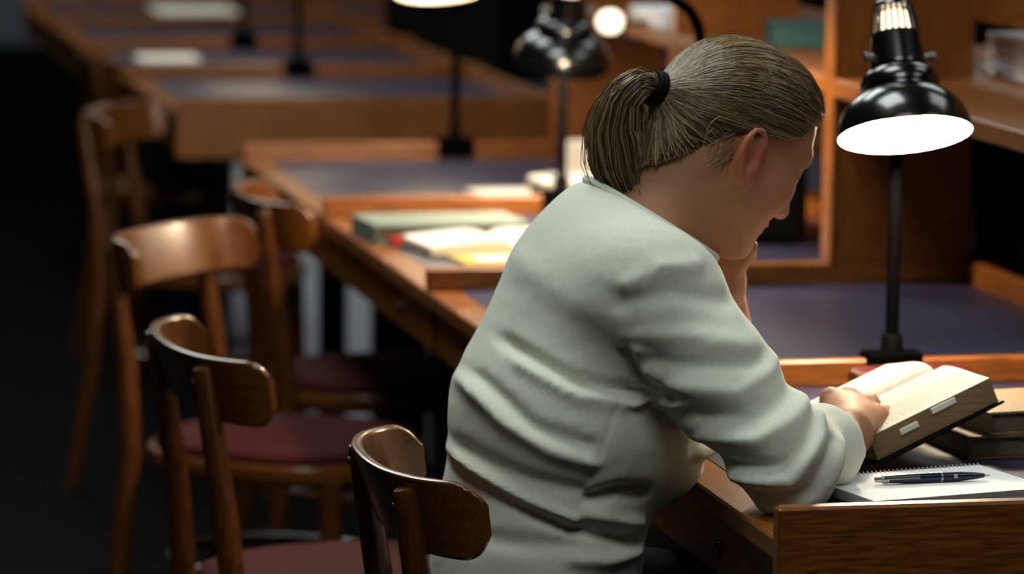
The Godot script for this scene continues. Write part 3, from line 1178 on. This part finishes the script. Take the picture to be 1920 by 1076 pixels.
func indexed_mesh(pts: PackedVector3Array, idx: PackedInt32Array, nn: PackedVector3Array, col := PackedColorArray()) -> ArrayMesh:
	var arr := []
	arr.resize(Mesh.ARRAY_MAX)
	arr[Mesh.ARRAY_VERTEX] = pts
	arr[Mesh.ARRAY_NORMAL] = nn
	arr[Mesh.ARRAY_INDEX] = idx
	if col.size():
		arr[Mesh.ARRAY_COLOR] = col
	var m := ArrayMesh.new()
	m.add_surface_from_arrays(Mesh.PRIMITIVE_TRIANGLES, arr)
	return m

const ZC := -0.405
# head frame: x ahead, y up, z to her right
var HEAD := Transform3D()
var HEADI := Transform3D()

const SH_R := Vector3(-0.062, 0.957, -0.262)
const UP_R := Vector3(-0.010, 0.872, -0.215)
const EL_R := Vector3(0.050, 0.792, -0.150)
const FA_R := Vector3(0.110, 0.787, -0.240)
const WR_R := Vector3(0.166, 0.788, -0.322)
const SH_L := Vector3(-0.055, 0.955, -0.550)
const EL_L := Vector3(0.120, 0.787, -0.610)
const WR_L := Vector3(0.074, 0.925, -0.505)

func trunk(p: Vector3, grow: float) -> float:
	# wide in z: squash it
	var q := Vector3(p.x, p.y, (p.z - ZC) * 0.66)
	var d := cap(q, Vector3(-0.160, 0.550, 0), Vector3(-0.150, 0.66, 0), 0.114, 0.102)
	d = smin(d, cap(q, Vector3(-0.152, 0.66, 0), Vector3(-0.124, 0.80, 0), 0.102, 0.112), 0.03)
	d = smin(d, cap(q, Vector3(-0.124, 0.80, 0), Vector3(-0.092, 0.922, 0), 0.112, 0.098), 0.03)
	d = smin(d, ell(Vector3(p.x, p.y, absf(p.z - ZC)), Vector3(-0.047, 0.790, 0.066), Vector3(0.070, 0.076, 0.074)), 0.03)
	return d - grow

func shirt_field(p: Vector3) -> float:
	var d := trunk(p, 0.0)
	d = smin(d, cap(p, Vector3(-0.058, 0.990, ZC), SH_R, 0.048, 0.055), 0.075)
	d = smin(d, cap(p, Vector3(-0.055, 0.990, ZC), SH_L, 0.048, 0.055), 0.075)
	d = smin(d, cap(p, SH_R, UP_R, 0.058, 0.056), 0.035)
	var arm := smin(cap(p, UP_R, EL_R, 0.056, 0.047), cap(p, EL_R, FA_R, 0.047, 0.043), 0.03)
	arm = smin(arm, smax(cap(p, FA_R, Vector3(0.165, 0.787, -0.321), 0.043, 0.036), (p - Vector3(0.118, 0.787, -0.252)).dot((WR_R - FA_R).normalized()), 0.008), 0.02)
	d = smin(d, arm, 0.022)
	d = smin(d, cap(p, SH_L, EL_L, 0.060, 0.050), 0.03)
	d = smin(d, smax(cap(p, EL_L, EL_L.lerp(WR_L, 0.4), 0.050, 0.044), (p - EL_L.lerp(WR_L, 0.25)).dot((WR_L - EL_L).normalized()), 0.008), 0.02)
	# neck opening
	var n := Vector3(0.52, 0.85, 0)
	d = smax(d, (p - Vector3(-0.035, 1.004, ZC)).dot(n) - 0.008, 0.010)
	return d

# folds seen on her right side: x0 y0 x1 y1 height width
const FOLDS := [
	[-0.199, 0.889, -0.153, 0.863, -0.010, 0.010], [-0.153, 0.863, -0.104, 0.853, -0.010, 0.010], [-0.104, 0.853, -0.069, 0.851, -0.010, 0.010], [-0.192, 0.872, -0.146, 0.848, 0.006, 0.012],
	[-0.146, 0.848, -0.096, 0.839, 0.006, 0.012], [-0.063, 0.852, -0.089, 0.869, -0.012, 0.008], [-0.089, 0.869, -0.104, 0.896, -0.012, 0.008], [-0.073, 0.846, -0.088, 0.838, 0.008, 0.007],
	[-0.088, 0.838, -0.100, 0.838, 0.008, 0.007], [-0.244, 0.850, -0.214, 0.816, 0.008, 0.011], [-0.214, 0.816, -0.175, 0.792, 0.008, 0.011], [-0.175, 0.792, -0.133, 0.780, 0.008, 0.011],
	[-0.225, 0.850, -0.191, 0.815, -0.006, 0.010], [-0.191, 0.815, -0.137, 0.799, -0.006, 0.010], [-0.264, 0.787, -0.247, 0.764, 0.010, 0.010], [-0.247, 0.764, -0.201, 0.740, 0.010, 0.010],
	[-0.201, 0.740, -0.148, 0.720, 0.010, 0.010], [-0.270, 0.772, -0.239, 0.749, -0.008, 0.010], [-0.239, 0.749, -0.193, 0.727, -0.008, 0.010], [-0.193, 0.727, -0.151, 0.708, -0.008, 0.010],
	[-0.240, 0.775, -0.190, 0.759, -0.006, 0.012], [-0.190, 0.759, -0.144, 0.750, -0.006, 0.012], [-0.133, 0.742, -0.102, 0.747, -0.012, 0.012], [-0.102, 0.747, -0.071, 0.741, -0.012, 0.012],
	[-0.140, 0.727, -0.109, 0.718, 0.007, 0.011], [-0.109, 0.718, -0.070, 0.706, 0.007, 0.011], [-0.144, 0.708, -0.109, 0.698, -0.007, 0.010], [-0.109, 0.698, -0.070, 0.687, -0.007, 0.010],
	[-0.147, 0.678, -0.108, 0.673, 0.007, 0.011], [-0.108, 0.673, -0.070, 0.675, 0.007, 0.011], [-0.277, 0.701, -0.220, 0.692, -0.005, 0.014], [-0.220, 0.692, -0.155, 0.693, -0.005, 0.014],
	[-0.109, 0.836, -0.129, 0.784, -0.0022, 0.0045], [-0.129, 0.784, -0.144, 0.731, -0.0022, 0.0045], [-0.144, 0.731, -0.151, 0.664, -0.0022, 0.0045],
	[-0.084, 0.981, -0.097, 0.941, -0.0022, 0.0045], [-0.097, 0.941, -0.102, 0.900, -0.0022, 0.0045], [-0.102, 0.900, -0.094, 0.869, -0.0022, 0.0045], [-0.187, 0.980, -0.153, 0.942, 0.003, 0.020], [-0.153, 0.942, -0.106, 0.923, 0.003, 0.020],
	[-0.105, 0.966, -0.071, 0.984, 0.005, 0.013], [-0.071, 0.984, -0.034, 0.985, 0.005, 0.013], [-0.109, 0.947, -0.063, 0.961, -0.005, 0.013], [-0.063, 0.961, -0.002, 0.949, -0.005, 0.013],
	[-0.101, 0.914, -0.047, 0.917, 0.005, 0.014], [-0.047, 0.917, 0.014, 0.908, 0.005, 0.014], [-0.085, 0.888, -0.032, 0.890, -0.005, 0.012], [-0.032, 0.890, 0.029, 0.893, -0.005, 0.012],
	[-0.093, 0.899, -0.077, 0.861, 0.006, 0.012], [-0.077, 0.861, -0.046, 0.831, 0.006, 0.012], [-0.046, 0.831, -0.022, 0.789, 0.006, 0.012], [-0.062, 0.865, -0.004, 0.863, 0.006, 0.013],
	[-0.004, 0.863, 0.041, 0.889, 0.006, 0.013], [-0.054, 0.835, 0.000, 0.841, -0.007, 0.012], [0.000, 0.841, 0.053, 0.862, -0.007, 0.012], [-0.036, 0.815, 0.010, 0.818, 0.009, 0.012],
	[0.010, 0.818, 0.063, 0.850, 0.009, 0.012], [-0.016, 0.788, 0.026, 0.795, -0.009, 0.011], [0.026, 0.795, 0.071, 0.831, -0.009, 0.011], [-0.007, 0.779, 0.039, 0.781, 0.010, 0.011],
	[0.039, 0.781, 0.078, 0.836, 0.010, 0.011], [0.009, 0.760, 0.058, 0.769, -0.007, 0.010], [0.058, 0.769, 0.088, 0.814, -0.007, 0.010], [0.024, 0.748, 0.078, 0.761, 0.006, 0.011],
	[0.078, 0.761, 0.103, 0.810, 0.006, 0.011], [0.121, 0.737, 0.122, 0.772, -0.005, 0.010], [0.122, 0.772, 0.112, 0.799, -0.005, 0.010],
]

func fold_height(x: float, y: float) -> float:
	var best_p := 0.0
	var best_n := 0.0
	var q := Vector2(x, y)
	for f in FOLDS:
		var a := Vector2(f[0], f[1])
		var ab := Vector2(f[2], f[3]) - a
		if (q - a).length_squared() > 0.0095:
			continue
		var t := clampf((q - a).dot(ab) / ab.length_squared(), 0.0, 1.0)
		var e: float = (q - a - ab * t).length() / (f[5] * 0.72)
		if e < 2.4:
			var g: float = f[4] * 0.92 * exp(-e * e)
			best_p = maxf(best_p, g)
			best_n = minf(best_n, g)
	return best_p + best_n

# skin of the trunk, neck and arms (mostly under the shirt)
func body_field(p: Vector3) -> float:
	var d := trunk(p, -0.016)
	d = smin(d, cap(p, Vector3(-0.065, 0.985, ZC), SH_R, 0.040, 0.042), 0.03)
	d = smin(d, cap(p, Vector3(-0.060, 0.985, ZC), SH_L, 0.040, 0.042), 0.03)
	d = smin(d, cap(p, Vector3(-0.052, 0.965, ZC), HEAD * Vector3(-0.030, -0.045, 0), 0.064, 0.053), 0.045)
	d = smin(d, cap(p, SH_R, EL_R, 0.042, 0.034), 0.02)
	d = smin(d, cap(p, EL_R, WR_R, 0.036, 0.0235), 0.015)
	d = smin(d, cap(p, SH_L, EL_L, 0.042, 0.034), 0.02)
	d = smin(d, cap(p, EL_L, WR_L, 0.037, 0.0245), 0.015)
	return d

func head_field(w: Vector3) -> float:
	var p := HEADI * w
	var m := Vector3(p.x, p.y, absf(p.z))
	var d := ell(p, Vector3(-0.008, 0.026, 0), Vector3(0.085, 0.073, 0.069))
	d = smin(d, ell(p, Vector3(0.026, 0.034, 0), Vector3(0.056, 0.066, 0.052)), 0.02)
	d = smin(d, ell(p, Vector3(0.034, -0.032, 0), Vector3(0.048, 0.066, 0.054)), 0.025)
	d = smin(d, cap(m, Vector3(-0.006, -0.042, 0.050), Vector3(0.056, -0.086, 0.012), 0.017, 0.018), 0.025)
	d = smin(d, ell(p, Vector3(0.066, -0.090, 0), Vector3(0.017, 0.015, 0.018)), 0.014)
	d = smin(d, ell(m, Vector3(0.048, -0.024, 0.034), Vector3(0.026, 0.024, 0.022)), 0.02)
	d = smin(d, cap(m, Vector3(0.078, 0.022, 0.0), Vector3(0.066, 0.022, 0.040), 0.011, 0.009), 0.015)
	d = smax(d, -ell(m, Vector3(0.092, 0.004, 0.030), Vector3(0.018, 0.012, 0.017)), 0.012)
	d = smin(d, ell(m, Vector3(0.0655, 0.002, 0.030), Vector3(0.013, 0.0115, 0.0135)), 0.004)
	d = smin(d, cap(p, Vector3(0.080, 0.012, 0), Vector3(0.0985, -0.029, 0), 0.0065, 0.0095), 0.010)
	d = smin(d, ell(m, Vector3(0.089, -0.032, 0.0085), Vector3(0.0085, 0.007, 0.0065)), 0.006)
	d = smin(d, ell(p, Vector3(0.0795, -0.0535, 0), Vector3(0.0085, 0.006, 0.019)), 0.006)
	d = smin(d, ell(p, Vector3(0.0780, -0.0640, 0), Vector3(0.0085, 0.0065, 0.016)), 0.005)
	d = smin(d, cap(w, Vector3(-0.052, 0.975, ZC), HEAD * Vector3(-0.030, -0.045, 0), 0.062, 0.053), 0.04)
	# ears
	var e := m - Vector3(-0.014, -0.021, 0.0665)
	e = Vector3(e.x * 0.966 + e.y * 0.259, e.y * 0.966 - e.x * 0.259, e.z)
	var ear := ell(e, Vector3(-0.002, 0.0, 0.0025), Vector3(0.0165, 0.029, 0.0065))
	var rim := 1.0
	var path := [Vector3(0.010, 0.008, 0.004), Vector3(0.0125, 0.021, 0.006), Vector3(0.004, 0.0305, 0.009), Vector3(-0.009, 0.0285, 0.013), Vector3(-0.0175, 0.016, 0.015), Vector3(-0.0185, 0.0, 0.0135), Vector3(-0.013, -0.014, 0.010), Vector3(-0.004, -0.024, 0.007)]
	for i in path.size() - 1:
		rim = minf(rim, cap(e, path[i], path[i + 1], 0.0036, 0.0036))
	ear = smin(ear, rim, 0.004)
	ear = smin(ear, ell(e, Vector3(0.000, -0.0255, 0.005), Vector3(0.0085, 0.0095, 0.0048)), 0.004)
	ear = smin(ear, cap(e, Vector3(-0.010, 0.017, 0.010), Vector3(-0.0105, -0.010, 0.0085), 0.0032, 0.0032), 0.004)
	ear = smax(ear, -ell(e, Vector3(0.000, -0.003, 0.0105), Vector3(0.0085, 0.0125, 0.0075)), 0.004)
	ear = smin(ear, ell(e, Vector3(0.0095, -0.006, 0.0055), Vector3(0.0038, 0.0060, 0.0042)), 0.003)
	return smin(d, ear, 0.005)

var fingers_r := []
var fingers_l := []

func hand_field(p: Vector3, chains: Array, palm: Array, arm_a: Vector3, arm_b: Vector3, rb: float) -> float:
	var d := cap(p, arm_a, arm_b, 0.0285, rb)
	for q in palm:
		d = smin(d, cap(p, q[0], q[1], q[2], q[3]), 0.012)
	for c in chains:
		var f := 1e9
		for i in c.size() - 1:
			f = smin(f, cap(p, c[i][0], c[i + 1][0], c[i][1], c[i + 1][1]), 0.002)
		d = smin(d, f, 0.0045)
	return d

func skin_color(w: Vector3) -> Color:
	var p := HEADI * w
	var c := Color(0.43, 0.19, 0.10)
	if p.y > -0.14 and p.length() < 0.16:
		var m := Vector3(p.x, p.y, absf(p.z))
		var ear := 1.0 - smoothstep(0.018, 0.042, (m - Vector3(-0.014, -0.021, 0.075)).length())
		c = c.lerp(Color(0.46, 0.125, 0.065), ear * 0.9)
		var ck := 1.0 - smoothstep(0.012, 0.05, (m - Vector3(0.05, -0.03, 0.042)).length())
		c = c.lerp(Color(0.42, 0.155, 0.09), ck * 0.7)
		if ell(p, Vector3(0.083, -0.0585, 0), Vector3(0.012, 0.011, 0.019)) < 0.0:
			c = Color(0.47, 0.17, 0.14)
		if ell(m, Vector3(0.080, 0.001, 0.030), Vector3(0.02, 0.0022, 0.016)) < 0.0:
			c = Color(0.05, 0.03, 0.02)
		if ell(m, Vector3(0.083, 0.0225, 0.028), Vector3(0.016, 0.0032, 0.018)) < 0.0:
			c = Color(0.22, 0.13, 0.07)
	return c

func woman() -> void:
	var o := thing("person", "woman in pale sage long-sleeved shirt with blond ponytail, reading with chin on hand", "person", Vector3(-0.16, 0.475, ZC))
	var base := o.position
	var pitch := deg_to_rad(33.0)
	var yaw := deg_to_rad(19.0)
	var F := Vector3(cos(pitch) * cos(yaw), -sin(pitch), -cos(pitch) * sin(yaw))
	var R := Vector3(sin(yaw), 0, cos(yaw))
	var U := R.cross(F)
	HEAD = Transform3D(Basis(F, U, R), Vector3.ZERO)
	HEAD.origin = Vector3(0.0585, 1.0795, -0.3365) - HEAD.basis * Vector3(-0.014, -0.021, 0.073)
	HEADI = HEAD.affine_inverse()
	TIE = HEAD * Vector3(-0.111, -0.002, 0.0)
	# hands: chains of [joint, radius]
	var palm_r := [[WR_R, Vector3(0.170, 0.808, -0.394), 0.0225, 0.0135], [WR_R, Vector3(0.189, 0.809, -0.397), 0.0215, 0.0135], [WR_R, Vector3(0.205, 0.802, -0.392), 0.021, 0.0130], [WR_R, Vector3(0.218, 0.793, -0.380), 0.021, 0.0125],
		[Vector3(0.162, 0.788, -0.345), Vector3(0.152, 0.790, -0.372), 0.016, 0.0135]]
	fingers_r = [
		[[Vector3(0.170, 0.812, -0.397), 0.0118], [Vector3(0.181, 0.808, -0.434), 0.0106], [Vector3(0.193, 0.794, -0.454), 0.0085], [Vector3(0.201, 0.784, -0.458), 0.0075]],
		[[Vector3(0.190, 0.813, -0.400), 0.0115], [Vector3(0.202, 0.808, -0.434), 0.0108], [Vector3(0.219, 0.795, -0.449), 0.0085], [Vector3(0.226, 0.784, -0.449), 0.0075]],
		[[Vector3(0.206, 0.806, -0.395), 0.0108], [Vector3(0.221, 0.803, -0.421), 0.0106], [Vector3(0.235, 0.790, -0.430), 0.0090], [Vector3(0.241, 0.784, -0.421), 0.0072]],
		[[Vector3(0.219, 0.796, -0.382), 0.0102], [Vector3(0.232, 0.794, -0.401), 0.0100], [Vector3(0.242, 0.785, -0.407), 0.0084], [Vector3(0.246, 0.781, -0.393), 0.0068]],
		[[Vector3(0.152, 0.790, -0.372), 0.0125], [Vector3(0.152, 0.787, -0.405), 0.0105], [Vector3(0.164, 0.781, -0.432), 0.0085]],
	]
	var palm_l := [[WR_L, Vector3(0.070, 0.981, -0.486), 0.0225, 0.0135], [WR_L, Vector3(0.056, 0.981, -0.488), 0.022, 0.0135], [WR_L, Vector3(0.040, 0.978, -0.494), 0.021, 0.0130], [WR_L, Vector3(0.026, 0.971, -0.502), 0.0205, 0.0125],
		[WR_L, Vector3(0.084, 0.948, -0.482), 0.017, 0.0130]]
	fingers_l = [
		[[Vector3(0.070, 0.984, -0.485), 0.0105], [Vector3(0.076, 1.018, -0.476), 0.0092], [Vector3(0.078, 1.036, -0.474), 0.0082], [Vector3(0.079, 1.052, -0.474), 0.0072]],
		[[Vector3(0.056, 0.984, -0.487), 0.0105], [Vector3(0.056, 1.020, -0.482), 0.0093], [Vector3(0.055, 1.042, -0.481), 0.0083], [Vector3(0.054, 1.060, -0.481), 0.0073]],
		[[Vector3(0.040, 0.981, -0.493), 0.0102], [Vector3(0.036, 1.014, -0.489), 0.0090], [Vector3(0.034, 1.035, -0.488), 0.0080], [Vector3(0.033, 1.052, -0.488), 0.0070]],
		[[Vector3(0.026, 0.974, -0.501), 0.0098], [Vector3(0.019, 1.000, -0.497), 0.0080], [Vector3(0.016, 1.016, -0.496), 0.0072], [Vector3(0.014, 1.030, -0.496), 0.0066]],
		[[Vector3(0.084, 0.948, -0.482), 0.0120], [Vector3(0.090, 0.962, -0.456), 0.0100], [Vector3(0.088, 0.974, -0.438), 0.0082]],
	]
	# skin: one mesh, finer grids for head and hands
	var pts := PackedVector3Array()
	var idx := PackedInt32Array()
	var grids := [
		[body_field, Vector3(-0.30, 0.44, -0.70), Vector3(0.22, 1.10, -0.10), 0.0095],
		[head_field, HEAD.origin + Vector3(-0.17, -0.135, -0.135), HEAD.origin + Vector3(0.16, 0.145, 0.13), 0.0034],
		[hand_field.bind(fingers_r, palm_r, EL_R.lerp(WR_R, 0.55), WR_R, 0.0235), Vector3(0.115, 0.745, -0.475), Vector3(0.275, 0.845, -0.255), 0.0027],
		[hand_field.bind(fingers_l, palm_l, EL_L.lerp(WR_L, 0.3), WR_L, 0.0245), Vector3(-0.01, 0.80, -0.64), Vector3(0.15, 1.08, -0.41), 0.0034],
	]
	for g in grids:
		var r := nets(g[0], g[1], g[2], g[3])
		var off := pts.size()
		pts.append_array(relax(r[0], r[1], 0.35))
		for i in r[1]:
			idx.append(i + off)
		print("  skin ", Time.get_ticks_msec(), " ", pts.size())
	var nn := indexed_normals(pts, idx)
	var col := PackedColorArray()
	for p in pts:
		col.append(skin_color(p))
	for i in pts.size():
		pts[i] -= base
	part("body", indexed_mesh(pts, idx, nn, col), M.skin, o)
	# shirt
	var r := nets(shirt_field, Vector3(-0.32, 0.50, -0.72), Vector3(0.22, 1.08, -0.06), 0.0085)
	var fine_r := subdivide(relax(r[0], r[1], 0.5), r[1])
	var sp: PackedVector3Array = relax(fine_r[0], fine_r[1], 0.6)
	var si: PackedInt32Array = fine_r[1]
	var sn := indexed_normals(sp, si)
	var ns := FastNoiseLite.new()
	ns.seed = 12
	ns.frequency = 9.0
	ns.fractal_octaves = 3
	for i in sp.size():
		var p := sp[i]
		var k := smoothstep(-0.35, 0.25, sn[i].z)
		var h := 0.0
		if k > 0.0:
			h = fold_height(p.x, p.y) * k
		h += ns.get_noise_3d(p.x, p.y * 1.6, p.z) * 0.0014
		sp[i] = p + sn[i] * h
	sn = indexed_normals(sp, si)
	for i in sp.size():
		sp[i] -= base
	var shirt := part("shirt", indexed_mesh(sp, si, sn), M.shirt, o)
	shirt.set_meta("label", "pale sage long-sleeved cotton shirt")
	# collar band around the neck opening
	var cn := Vector3(0.52, 0.85, 0).normalized()
	var cu := Vector3(0.85, -0.52, 0).normalized()
	var ring := []
	for i in 49:
		var t := TAU * i / 48
		ring.append(Vector3(-0.033, 1.006, ZC) + cu * (0.080 * cos(t)) + Vector3.BACK * (0.079 * sin(t)) + cn * 0.003 - base)
	var b := MB.new()
	b.tube(ring, 0.0050, 8, false)
	part("collar_band", b, M.shirt, shirt)
	print("  shirt ", Time.get_ticks_msec())
	# jeans and shoes
	var jf := func(p: Vector3) -> float:
		var d := 1e9
		d = cap(p, Vector3(-0.165, 0.565, ZC - 0.05), Vector3(-0.165, 0.565, ZC + 0.05), 0.105, 0.105)
		for s in [-1, 1]:
			d = smin(d, cap(p, Vector3(-0.15, 0.562, ZC + s * 0.085), Vector3(0.25, 0.535, ZC + s * 0.10), 0.090, 0.066), 0.04)
			d = smin(d, cap(p, Vector3(0.25, 0.535, ZC + s * 0.10), Vector3(0.22, 0.10, ZC + s * 0.09), 0.064, 0.045), 0.02)
		return maxf(d, 0.085 - p.y)
	r = nets(jf, Vector3(-0.30, 0.06, -0.66), Vector3(0.36, 0.70, -0.16), 0.0125)
	var jp: PackedVector3Array = r[0]
	var jn := indexed_normals(jp, r[1])
	for i in jp.size():
		jp[i] -= base
	part("jeans", indexed_mesh(jp, r[1], jn), M.jeans, o)
	for s in [-1, 1]:
		b = MB.new()
		var loops := []
		for q in [[-0.07, 0.028, 0.045], [-0.055, 0.036, 0.075], [0.0, 0.038, 0.085], [0.06, 0.040, 0.060], [0.12, 0.041, 0.045], [0.165, 0.034, 0.035], [0.18, 0.018, 0.020]]:
			var l := PackedVector3Array()
			for k in 16:
				var t := TAU * k / 16
				l.append(Vector3(0.22 + q[0], maxf(0.002, q[2] * 0.5 + q[2] * 0.56 * sin(t)), ZC + s * 0.09 + q[1] * cos(t)) - base)
			loops.append(l)
		b.loft(loops)
		part("shoe", b, M.black_matt, o)
	hair(o, base)

# ---------------------------------------------------------------- hair
var TIE := Vector3(-0.018, 1.148, -0.389)

func hair_cut(p: Vector3) -> float:
	# front hairline, temple, above the ear and down to the nape (head frame)
	var q := Vector2(p.x, p.y)
	var a := (q - Vector2(-0.012, 0.005)).dot(Vector2(0.447, -0.894))
	a = maxf(a, (q - Vector2(0.033, 0.027)).dot(Vector2(0.823, -0.568)))
	var b := (q - Vector2(-0.042, -0.015)).dot(Vector2(0.842, -0.540))
	return minf(a, b)

func hair_shell(w: Vector3) -> float:
	var p := HEADI * w
	return smax(scalp_field(p), hair_cut(p), 0.006)

func scalp_field(p: Vector3) -> float:
	var d := ell(p, Vector3(-0.008, 0.027, 0), Vector3(0.092, 0.080, 0.0755))
	d = smin(d, ell(p, Vector3(0.027, 0.038, 0), Vector3(0.060, 0.071, 0.057)), 0.02)
	d = smin(d, cap(p, Vector3(-0.044, -0.015, 0), Vector3(-0.038, -0.075, 0), 0.054, 0.051), 0.02)
	return smin(d, cap(p, Vector3(-0.080, 0.010, 0), HEADI * TIE, 0.024, 0.0105), 0.02)

func strand_color() -> Color:
	var k := rng.randf()
	var c := Color(0.045, 0.027, 0.013).lerp(Color(0.44, 0.295, 0.15), k * k)
	return c * rng.randf_range(0.85, 1.12)

func strand(pts: Array, w0: float, w1: float, c: Color, va: PackedVector3Array, na: PackedVector3Array, ca: PackedColorArray, ia: PackedInt32Array) -> void:
	var side := Vector3.ZERO
	var first := va.size()
	var n := pts.size()
	for i in n:
		var d: Vector3 = (pts[mini(i + 1, n - 1)] - pts[maxi(i - 1, 0)]).normalized()
		if i == 0:
			side = d.cross(Vector3(0.3, 0.9, 0.2)).normalized()
		else:
			side = (side - d * side.dot(d)).normalized()
		var up := d.cross(side)
		var r := lerpf(w0, w1, float(i) / (n - 1))
		for k in 4:
			var t := TAU * k / 4
			var nn := side * cos(t) + up * sin(t)
			va.append(pts[i] + nn * r)
			na.append(nn)
			ca.append(c)
	for i in n - 1:
		for k in 4:
			var a := first + i * 4 + k
			var b := first + i * 4 + (k + 1) % 4
			ia.append_array([a, b + 4, b, a, a + 4, b + 4])

func hair(o: Node3D, base: Vector3) -> void:
	var r := nets(hair_shell, HEAD.origin + Vector3(-0.16, -0.13, -0.13), HEAD.origin + Vector3(0.16, 0.15, 0.13), 0.0042)
	var hp: PackedVector3Array = relax(r[0], r[1], 0.4)
	var hn := indexed_normals(hp, r[1])
	var hc := PackedColorArray()
	for i in hp.size():
		hc.append(Color(0.045, 0.027, 0.014))
	# strands combed from the hairline back to the tie
	var va := PackedVector3Array()
	var na := PackedVector3Array()
	var ca := PackedColorArray()
	var ia := PackedInt32Array()
	var inv := HEADI
	var tl := inv * TIE
	var made := 0
	var tries := 0
	var scalp: PackedVector3Array = hp
	while made < 3800 and tries < 40000:
		tries += 1
		var k := rng.randi() % scalp.size()
		var s := inv * scalp[k]
		var cutd := hair_cut(s)
		# most strands begin near the hairline
		if cutd < -0.012 and rng.randf() > 0.34:
			continue
		if (s - tl).length() < 0.035:
			continue
		if scalp_field(s) < -0.003:
			continue
		made += 1
		var pts := []
		var lift := rng.randf_range(0.0002, 0.0026)
		var wob := Vector3(rng.randf_range(-1, 1), rng.randf_range(-1, 1), rng.randf_range(-1, 1)) * 0.0035
		var end := tl + Vector3(rng.randf_range(-0.004, 0.004), rng.randf_range(-0.008, 0.008), rng.randf_range(-0.008, 0.008))
		var nseg := 11
		for i in nseg + 1:
			var t := float(i) / nseg
			var q := s.lerp(end, t)
			q += wob * sin(t * PI)
			# press it onto the scalp surface
			for it in 3:
				var d2 := scalp_field(q)
				var out := (q - Vector3(-0.01, 0.02, 0)).normalized()
				q += out * (lift - d2) * 0.9
			pts.append(HEAD * q - base)
		strand(pts, rng.randf_range(0.0002, 0.0005), rng.randf_range(0.0005, 0.0008), strand_color(), va, na, ca, ia)
	print("  combed ", made, " ", Time.get_ticks_msec())
	# ponytail
	var mid := [TIE, Vector3(-0.052, 1.157, -0.376), Vector3(-0.073, 1.138, -0.378), Vector3(-0.078, 1.105, -0.385), Vector3(-0.072, 1.068, -0.384), Vector3(-0.060, 1.036, -0.382)]
	var cv := Curve3D.new()
	for i in mid.size():
		var a: Vector3 = mid[maxi(i - 1, 0)]
		var c: Vector3 = mid[mini(i + 1, mid.size() - 1)]
		cv.add_point(mid[i], -(c - a) / 6.0, (c - a) / 6.0)
	var clen := cv.get_baked_length()
	var core := []
	var rad := []
	for i in 12:
		var t := i / 11.0
		core.append(cv.sample_baked(clen * t * 0.86) - base)
		rad.append(0.005 + 0.015 * sin(minf(t * 1.25, 1.0) * PI * 0.62) - 0.013 * maxf(0.0, t - 0.7) / 0.3)
	for g in 1500:
		var ang := rng.randf() * TAU
		var u := sqrt(rng.randf())
		var stop := 1.08 - 0.46 * pow(rng.randf(), 1.6)
		var pts := []
		var wild := rng.randf() < 0.05
		var ph := rng.randf() * TAU
		for i in 13:
			var t := i / 12.0 * stop
			var c := cv.sample_baked(clampf(clen * t, 0.0, clen))
			var c2 := cv.sample_baked(clampf(clen * t + 0.004, 0.004, clen + 0.0))
			var d := (c2 - c).normalized() if (c2 - c).length() > 1e-5 else Vector3(0.3, -0.95, 0)
			if t > 0.96:
				d = Vector3(0.32, -0.94, 0.0).normalized()
				c += d * clen * (t - 0.96)
			var sd := d.cross(Vector3.BACK).normalized()
			var up := sd.cross(d)
			var w := 0.0085 + 0.0225 * sin(minf(t * 1.15, 1.0) * PI * 0.56)
			if t > 0.75:
				w *= 1.0 - 0.35 * (t - 0.75) / 0.25
			if wild:
				w *= 1.0 + 0.55 * t
			var clump := 0.0018 * sin(ang * 7.0 + t * 5.0)
			pts.append(c + sd * (cos(ang) * u * w + clump) + up * (sin(ang) * u * w * 0.9) + Vector3(sin(ph + t * 9.0), cos(ph + t * 7.0), 0) * 0.0008 - base)
		strand(pts, rng.randf_range(0.0006, 0.0010), 0.0003, strand_color(), va, na, ca, ia)
	# stray hairs at the temple and nape
	for g in 60:
		var s := Vector3(rng.randf_range(-0.06, 0.03), 0, 0)
		var z := 0.066 * (1.0 if g % 2 == 0 else -1.0)
		var a := Vector3(-0.045 + rng.randf_range(-0.02, 0.02), -0.012 + rng.randf_range(-0.015, 0.01), z)
		var pts := []
		for i in 7:
			var t := i / 6.0
			pts.append(HEAD * (a + Vector3(-0.010 * t + 0.006 * sin(t * 3.0 + g), -0.030 * t, 0.001 * t * signf(z))) - base)
		strand(pts, 0.0004, 0.0002, strand_color(), va, na, ca, ia)
	for i in hp.size():
		hp[i] -= base
	var hm := part("hair", indexed_mesh(hp, r[1], hn, hc), M.hair, o)
	hm.set_meta("label", "dark blond hair combed back into a ponytail")
	var st := part("hair_strands", indexed_mesh(va, ia, na, ca), M.hair, hm)
	st.set_meta("kind", "stuff")
	var b := MB.new()
	b.tube(core, rad, 14)
	var tc := PackedColorArray()
	var cm := sm(Color(0.22, 0.165, 0.11), 0.6)
	part("ponytail_core", b, cm, hm)
	b = MB.new()
	var d := (Vector3(-0.052, 1.158, -0.376) - TIE).normalized()
	var sd := d.cross(Vector3.BACK).normalized()
	var up := sd.cross(d)
	var c0 := TIE + d * 0.001
	for j in 3:
		var ring := []
		for i in 25:
			var t := TAU * i / 24
			ring.append(c0 + d * (j - 1) * 0.0044 + (sd * cos(t) * 1.1 + up * sin(t)) * (0.0150 - 0.0010 * absf(j - 1)) - base)
		b.tube(ring, 0.0040, 8, false)
	part("hair_tie", b, M.black_matt, o)
